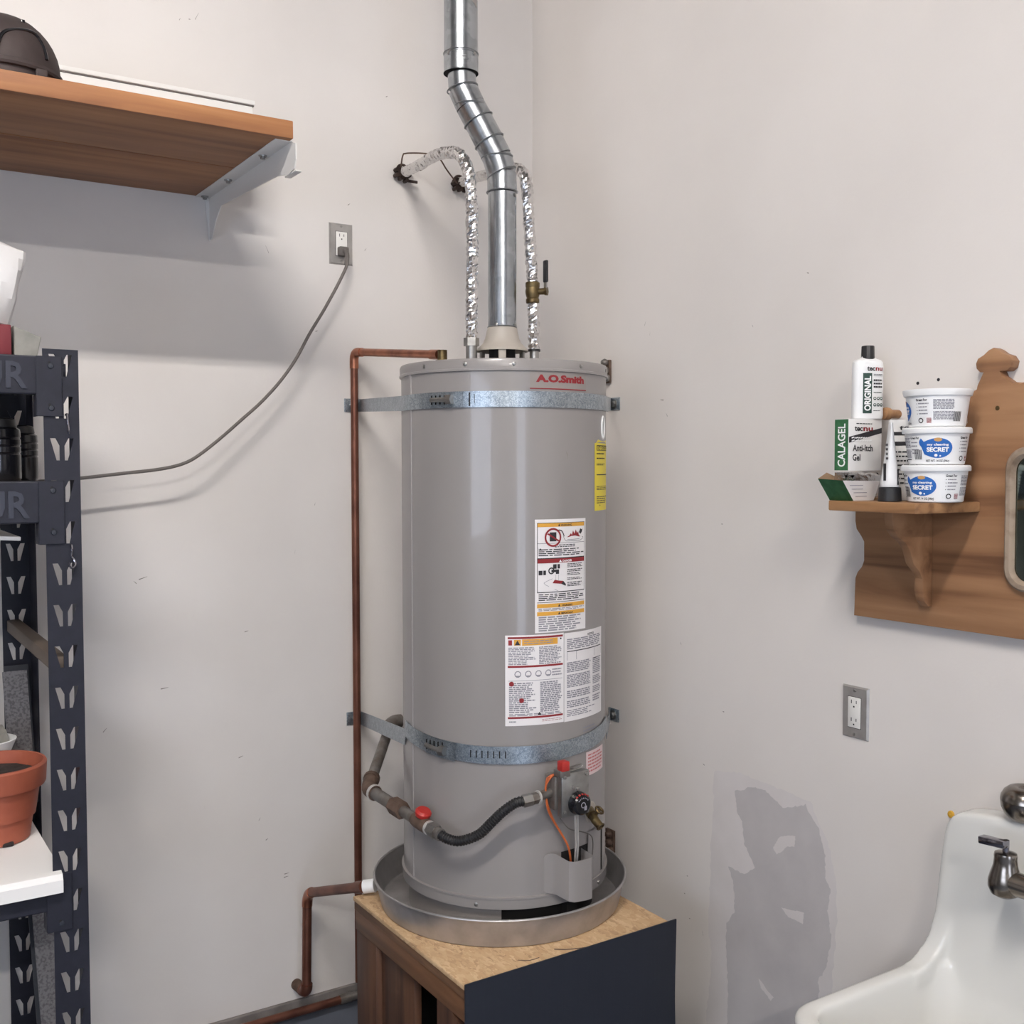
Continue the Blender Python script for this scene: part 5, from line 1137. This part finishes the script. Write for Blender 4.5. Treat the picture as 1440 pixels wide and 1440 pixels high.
# three stacked tubs
TUBC = [(-.113, -1.5415), (-.112, -1.5422), (-.112, -1.5428)]
tlab = ['white tub with blue logo, bottom of the stack of three', 'white tub with blue logo, middle of the stack of three', 'white tub with grey text panel, top of the stack of three']
for i in range(3):
    x, y = TUBC[i]; z = SH+.0702*i
    t = thing('plastic_tub', (x, y, z), tlab[i], 'tub', 'stacked white tubs on the small pine shelf')
    bd_ = obj('tub_body', MB().lathe([(0, z+.0003), (.047, z+.0003), (.0495, z+.002), (.0575, z+.060), (.0575, z+.0605)], (x, y, 0), 56), 'white', t)
    if i < 2: obj('lid', MB().lathe([(.057, z+.0585), (.0618, z+.0585), (.0625, z+.0605), (.0622, z+.067), (.060, z+.0695), (.055, z+.0698), (0, z+.0698)], (x, y, 0), 56), 'white', t)
    else: obj('lid', MB().lathe([(.057, z+.0575), (.0605, z+.0580), (.0628, z+.0665), (.0624, z+.0695), (.0605, z+.070), (.0575, z+.066), (0, z+.065)], (x, y, 0), 56), 'white', t)
    rot = [-26, 2, -86][i]          # each tub is turned by a different amount
    def fa(deg): return cyl_face(x, y, .0497, 222+rot+deg, z+.002, .006, dr=.135)
    K = MB(); G = MB(); B_ = MB(); Wt = MB(); T_ = MB(); R_ = MB()
    F = fa(-6)
    dpts = [(.024*math.cos(2*PI*k/28)+(-.010*max(0, -math.cos(2*PI*k/28)-.55)*1.6), .029+.0185*math.sin(2*PI*k/28)+(.010 if math.cos(2*PI*k/28) < -.85 else 0)) for k in range(28)]
    for k in range(28): pass
    F.poly(B_, dpts, .0005); F.disc(T_, .0, .0445, .0065, .0008, 14, .0035)
    F.text(Wt, 'my cleaning', 0, .0335, .0042, .0010, width=.034, align='c', bold=.03); F.text(Wt, 'SECRET', 0, .0225, .0075, .0010, width=.036, align='c', bold=.045)
    F.disc(Wt, -.003, .0155, .0028, .0010, 10); F.disc(Wt, .004, .0145, .0016, .0010, 8)
    F.text(K, 'NET WT. 14 OZ (396g)', 0, .0035, .0040, .0005, width=.040, align='c', bold=.02)
    F = fa(38)
    F.text(K, 'Great For', 0, .046, .0042, .0005, width=.020, bold=.03)
    for k in range(4): F.disc(K, .001, .041-.0062*k, .0008, .0005, 6); F.lines(G, .004, .039-.0062*k, .024, .0435-.0062*k, 1, .0005, .45, .25)
    F.ring(K, .007, .010, .005, .0018, .0005, 12); F.rect(R_, .018, .0055, .026, .0145, .0005); F.lines(Wt, .0185, .006, .0258, .0140, 3, .0008, .4, .05)
    F = fa(-112) if i < 2 else fa(-112)
    for q0, q1, nn in ((.030, .049, 7), (.011, .027, 6)): F.lines(G, 0, q0, .044, q1, nn, .0005, .6, .1)
    F.rect(K, 0, .007, .040, .0085, .0005)
    for k in range(7): F.rect(K, .050+.0022*k, .008, .0512+.0022*k, .026, .0005)
    F = fa(-62)
    F.text(K, 'Great For', 0, .046, .0040, .0005, width=.018, bold=.03); 
    for k in range(4): F.lines(G, 0, .037-.0066*k, .018, .042-.0066*k, 1, .0005, .45, .3)
    for k in range(7): fa(112).rect(K, .0022*k, .008, .0012+.0022*k, .026, .0005)
    F = fa(72)
    for q0, q1, nn in ((.030, .049, 7), (.011, .027, 6)): F.lines(G, 0, q0, .036, q1, nn, .0005, .6, .1)
    for n_, mb_, m_ in (('print', K, 'ink'), ('grey_print', G, 'inkgrey'), ('blue_print', B_, 'inkblue'), ('white_print', Wt, 'inkwhite'), ('tan_print', T_, 'inkskin'), ('red_print', R_, 'inkred')): obj(n_, mb_, m_, bd_, smooth=0)

# ================================================================== SINK
SY_L, SY_R = -1.503, -2.165; RZ = .600; XB = -.066; XF = -.487
sk = thing('laundry_sink', (-.25, (SY_L+SY_R)/2, 0), 'white porcelain wall sink with tall curved back at right', 'sink')
ym = (SY_L+SY_R)/2
hb = [(-1.515, RZ-.235), (-1.503, RZ-.10), (-1.503, RZ), (-1.5055, .620), (-1.511, .645), (-1.5165, .69), (-1.522, .75), (-1.528, .806), (-1.534, .850), (-1.5395, .870), (-1.549, .886), (-1.562, .8965), (-1.58, .903), (-1.61, .9085), (-1.65, .913), (-1.70, .917), (-1.76, .919)]
ol = hb+[(2*ym-y, z) for y, z in reversed(hb)]
body_ = MB().prism(ol, lambda a, b_, d: (-d, a, b_), .001, -XB, .010)
def rrect(x0, x1, y0, y1, r, z, n=8):
    out = []
    for cx_, cy_, a0 in ((x0+r, y1+r, 180), (x1-r, y1+r, 270), (x1-r, y0-r, 0), (x0+r, y0-r, 90)):
        for i in range(n+1):
            a = rad(a0+90*i/n); out.append((cx_+r*math.cos(a), cy_+r*math.sin(a), z))
    return out
mb = MB(); xbk = -.050
rings = [(.06, RZ-.245, .05), (.045, RZ-.24, .06), (.018, RZ-.12, .07), (.004, RZ-.035, .075), (0, RZ-.014, .075), (.002, RZ-.005, .074), (.008, RZ, .071), (.020, RZ+.001, .063), (.031, RZ, .055), (.035, RZ-.002, .052), (.0375, RZ-.008, .05), (.041, RZ-.07, .05), (.050, RZ-.19, .05), (.08, RZ-.215, .04), (.12, RZ-.22, .03)]
sizes = []
for i_, (off, z, r) in enumerate(rings):
    rr = rrect(XF+off, -.030 if i_ < 6 else (-.050 if off < .030 else XB+.004-max(0, RZ-.02-z)*.18), SY_L-off, SY_R+off, r, z)
    sizes.append(len(mb.v)); mb.v += rr
n = len(rr)
for i in range(len(rings)-1):
    for k in range(n): mb.f.append((sizes[i]+k, sizes[i]+(k+1) % n, sizes[i+1]+(k+1) % n, sizes[i+1]+k))
mb.f += [tuple(reversed(range(n))), tuple(sizes[-1]+k for k in range(n))]
body_.add(mb.v, mb.f)
obj('drain', MB().lathe([(.028, 0), (.026, .003), (.018, .003), (.015, .001), (0, .001)], (-.27, ym, RZ-.2195), 24), 'nickel', sk)
for y in (SY_L-.1, SY_R+.1):
    for x in (XF+.11, -.11): obj('leg', MB().lathe([(.02, FZ), (.024, .03), (.018, .05), (.026, RZ-.242)], (x, y, 0), 16), 'porcelain', sk)
fil = [(-.045, RZ-.03), (-.045, RZ+.115), (-.0645, RZ+.115), (-.0668, RZ+.09), (-.070, RZ+.070), (-.076, RZ+.050), (-.086, RZ+.030), (-.100, RZ+.015), (-.120, RZ+.004), (-.150, RZ-.0015), (-.150, RZ-.03)]

def edge_y(z):
    pts_ = [(b_, a) for a, b_ in hb if b_ >= RZ-.12]
    for (z0_, a0_), (z1_, a1_) in zip(pts_, pts_[1:]):
        if z0_ <= z <= z1_: return a0_+(a1_-a0_)*(z-z0_)/(z1_-z0_)
    return -1.503
for side in (0, 1):
    fm = MB().prism(fil, lambda a, b_, d: (a, d, b_), 0, 1)
    fm.v = [(x, edge_y(z)-.0015-.040*y, z) for x, y, z in fm.v]
    if side: fm.v = [(x, 2*ym-y, z) for x, y, z in fm.v]
    body_.add(fm.v, fm.f)
# one casting: the overlapping pieces are fused and softened into a single skin
tmp = bpy.data.objects.new('casting', body_.mesh('casting', 0)); COL.objects.link(tmp)
rm = tmp.modifiers.new('fuse', 'REMESH'); rm.mode = 'VOXEL'; rm.voxel_size = .0042; rm.use_smooth_shade = True
sm_ = tmp.modifiers.new('soften', 'SMOOTH'); sm_.factor = .5; sm_.iterations = 12
me = bpy.data.meshes.new_from_object(tmp.evaluated_get(bpy.context.evaluated_depsgraph_get()))
bpy.data.objects.remove(tmp)
me.polygons.foreach_set('use_smooth', [True]*len(me.polygons)); me.name = 'sink_body'
sb_ = bpy.data.objects.new('sink_body', me); COL.objects.link(sb_); me.materials.append(M['porcelain']); sb_.parent = sk; sb_.matrix_parent_inverse = Matrix.Translation(-sk.location)
print('sink faces', len(me.polygons))
# faucet fixed to the back
fa_ = obj('faucet', MB().tube([(-.15, -1.722, .836), (-.15, -1.76, .836), (-.15, -1.83, .838), (-.15, -1.90, .836), (-.15, -1.946, .836)], [.0225, .0205, .019, .0205, .0225], 24), 'nickel', sk, label='worn nickel faucet with lever handles')
for y in (-1.722, -1.946):
    mb = MB().lathe([(0, .806), (.014, .8075), (.0235, .813), (.0285, .824), (.0285, .836), (.0250, .849), (.0205, .862), (.0190, .876), (.0196, .880), (.0185, .885), (.008, .888), (0, .888)], (-.15, y, 0), 28)
    obj('valve_body', mb, 'nickel', fa_)
    s = 1 if y > -1.8 else -1
    mb = MB(); cyl(mb, (-.15, y, .886), (-.15, y, .908), .0058); mb.box((-.168, min(y-.007*s, y+.043*s), .896), (-.150, max(y-.007*s, y+.043*s), .9095), .0025, Matrix.Translation((-.15, y, .9)) @ Matrix.Rotation(rad(-4*s), 4, 'X') @ Matrix.Translation((.15, -y, -.9))); obj('lever', mb, 'chrome', fa_)
for y in (-1.775, -1.893):
    mb = MB(); cyl(mb, (XB, y, .837), (-.15, y, .837), .0145); mb.lathe([(.028, 0), (.027, .005), (.015, .012)], (XB, y, .837), 24, 'x', mtx=Matrix.Scale(-1, 3, (1, 0, 0))); obj('shank', mb, 'nickel', fa_)
obj('spout', MB().tube(spline([(-.15, ym, .838), (-.165, ym, .842), (-.176, ym, .832), (-.178, ym, .80)], .01), .0115, 16), 'nickel', fa_)
og = thing('ornament', (-.048, -1.694, .916), 'round polished metal ornament with dimpled top on the sink back ledge', 'ornament')
oc = (-.0475, -1.694, .9145)
obj('ornament_body', MB().lathe([(0, .0), (.018, .0), (.027, .004), (.036, .013), (.0415, .025), (.0428, .036), (.0428, .0385)], oc, 40), 'nickel', og)
obj('ornament_top', MB().lathe([(.0432, .0392), (.042, .047), (.037, .056), (.029, .0625), (.020, .0645), (.012, .0625), (.006, .057), (0, .054)], oc, 40), 'nickel', og)
obj('stem', MB().tube([(oc[0], oc[1], oc[2]+.053), (oc[0]-.001, oc[1]-.001, oc[2]+.066), (oc[0]-.003, oc[1]-.004, oc[2]+.076)], [.003, .003, .004], 10), 'blackgloss', og)
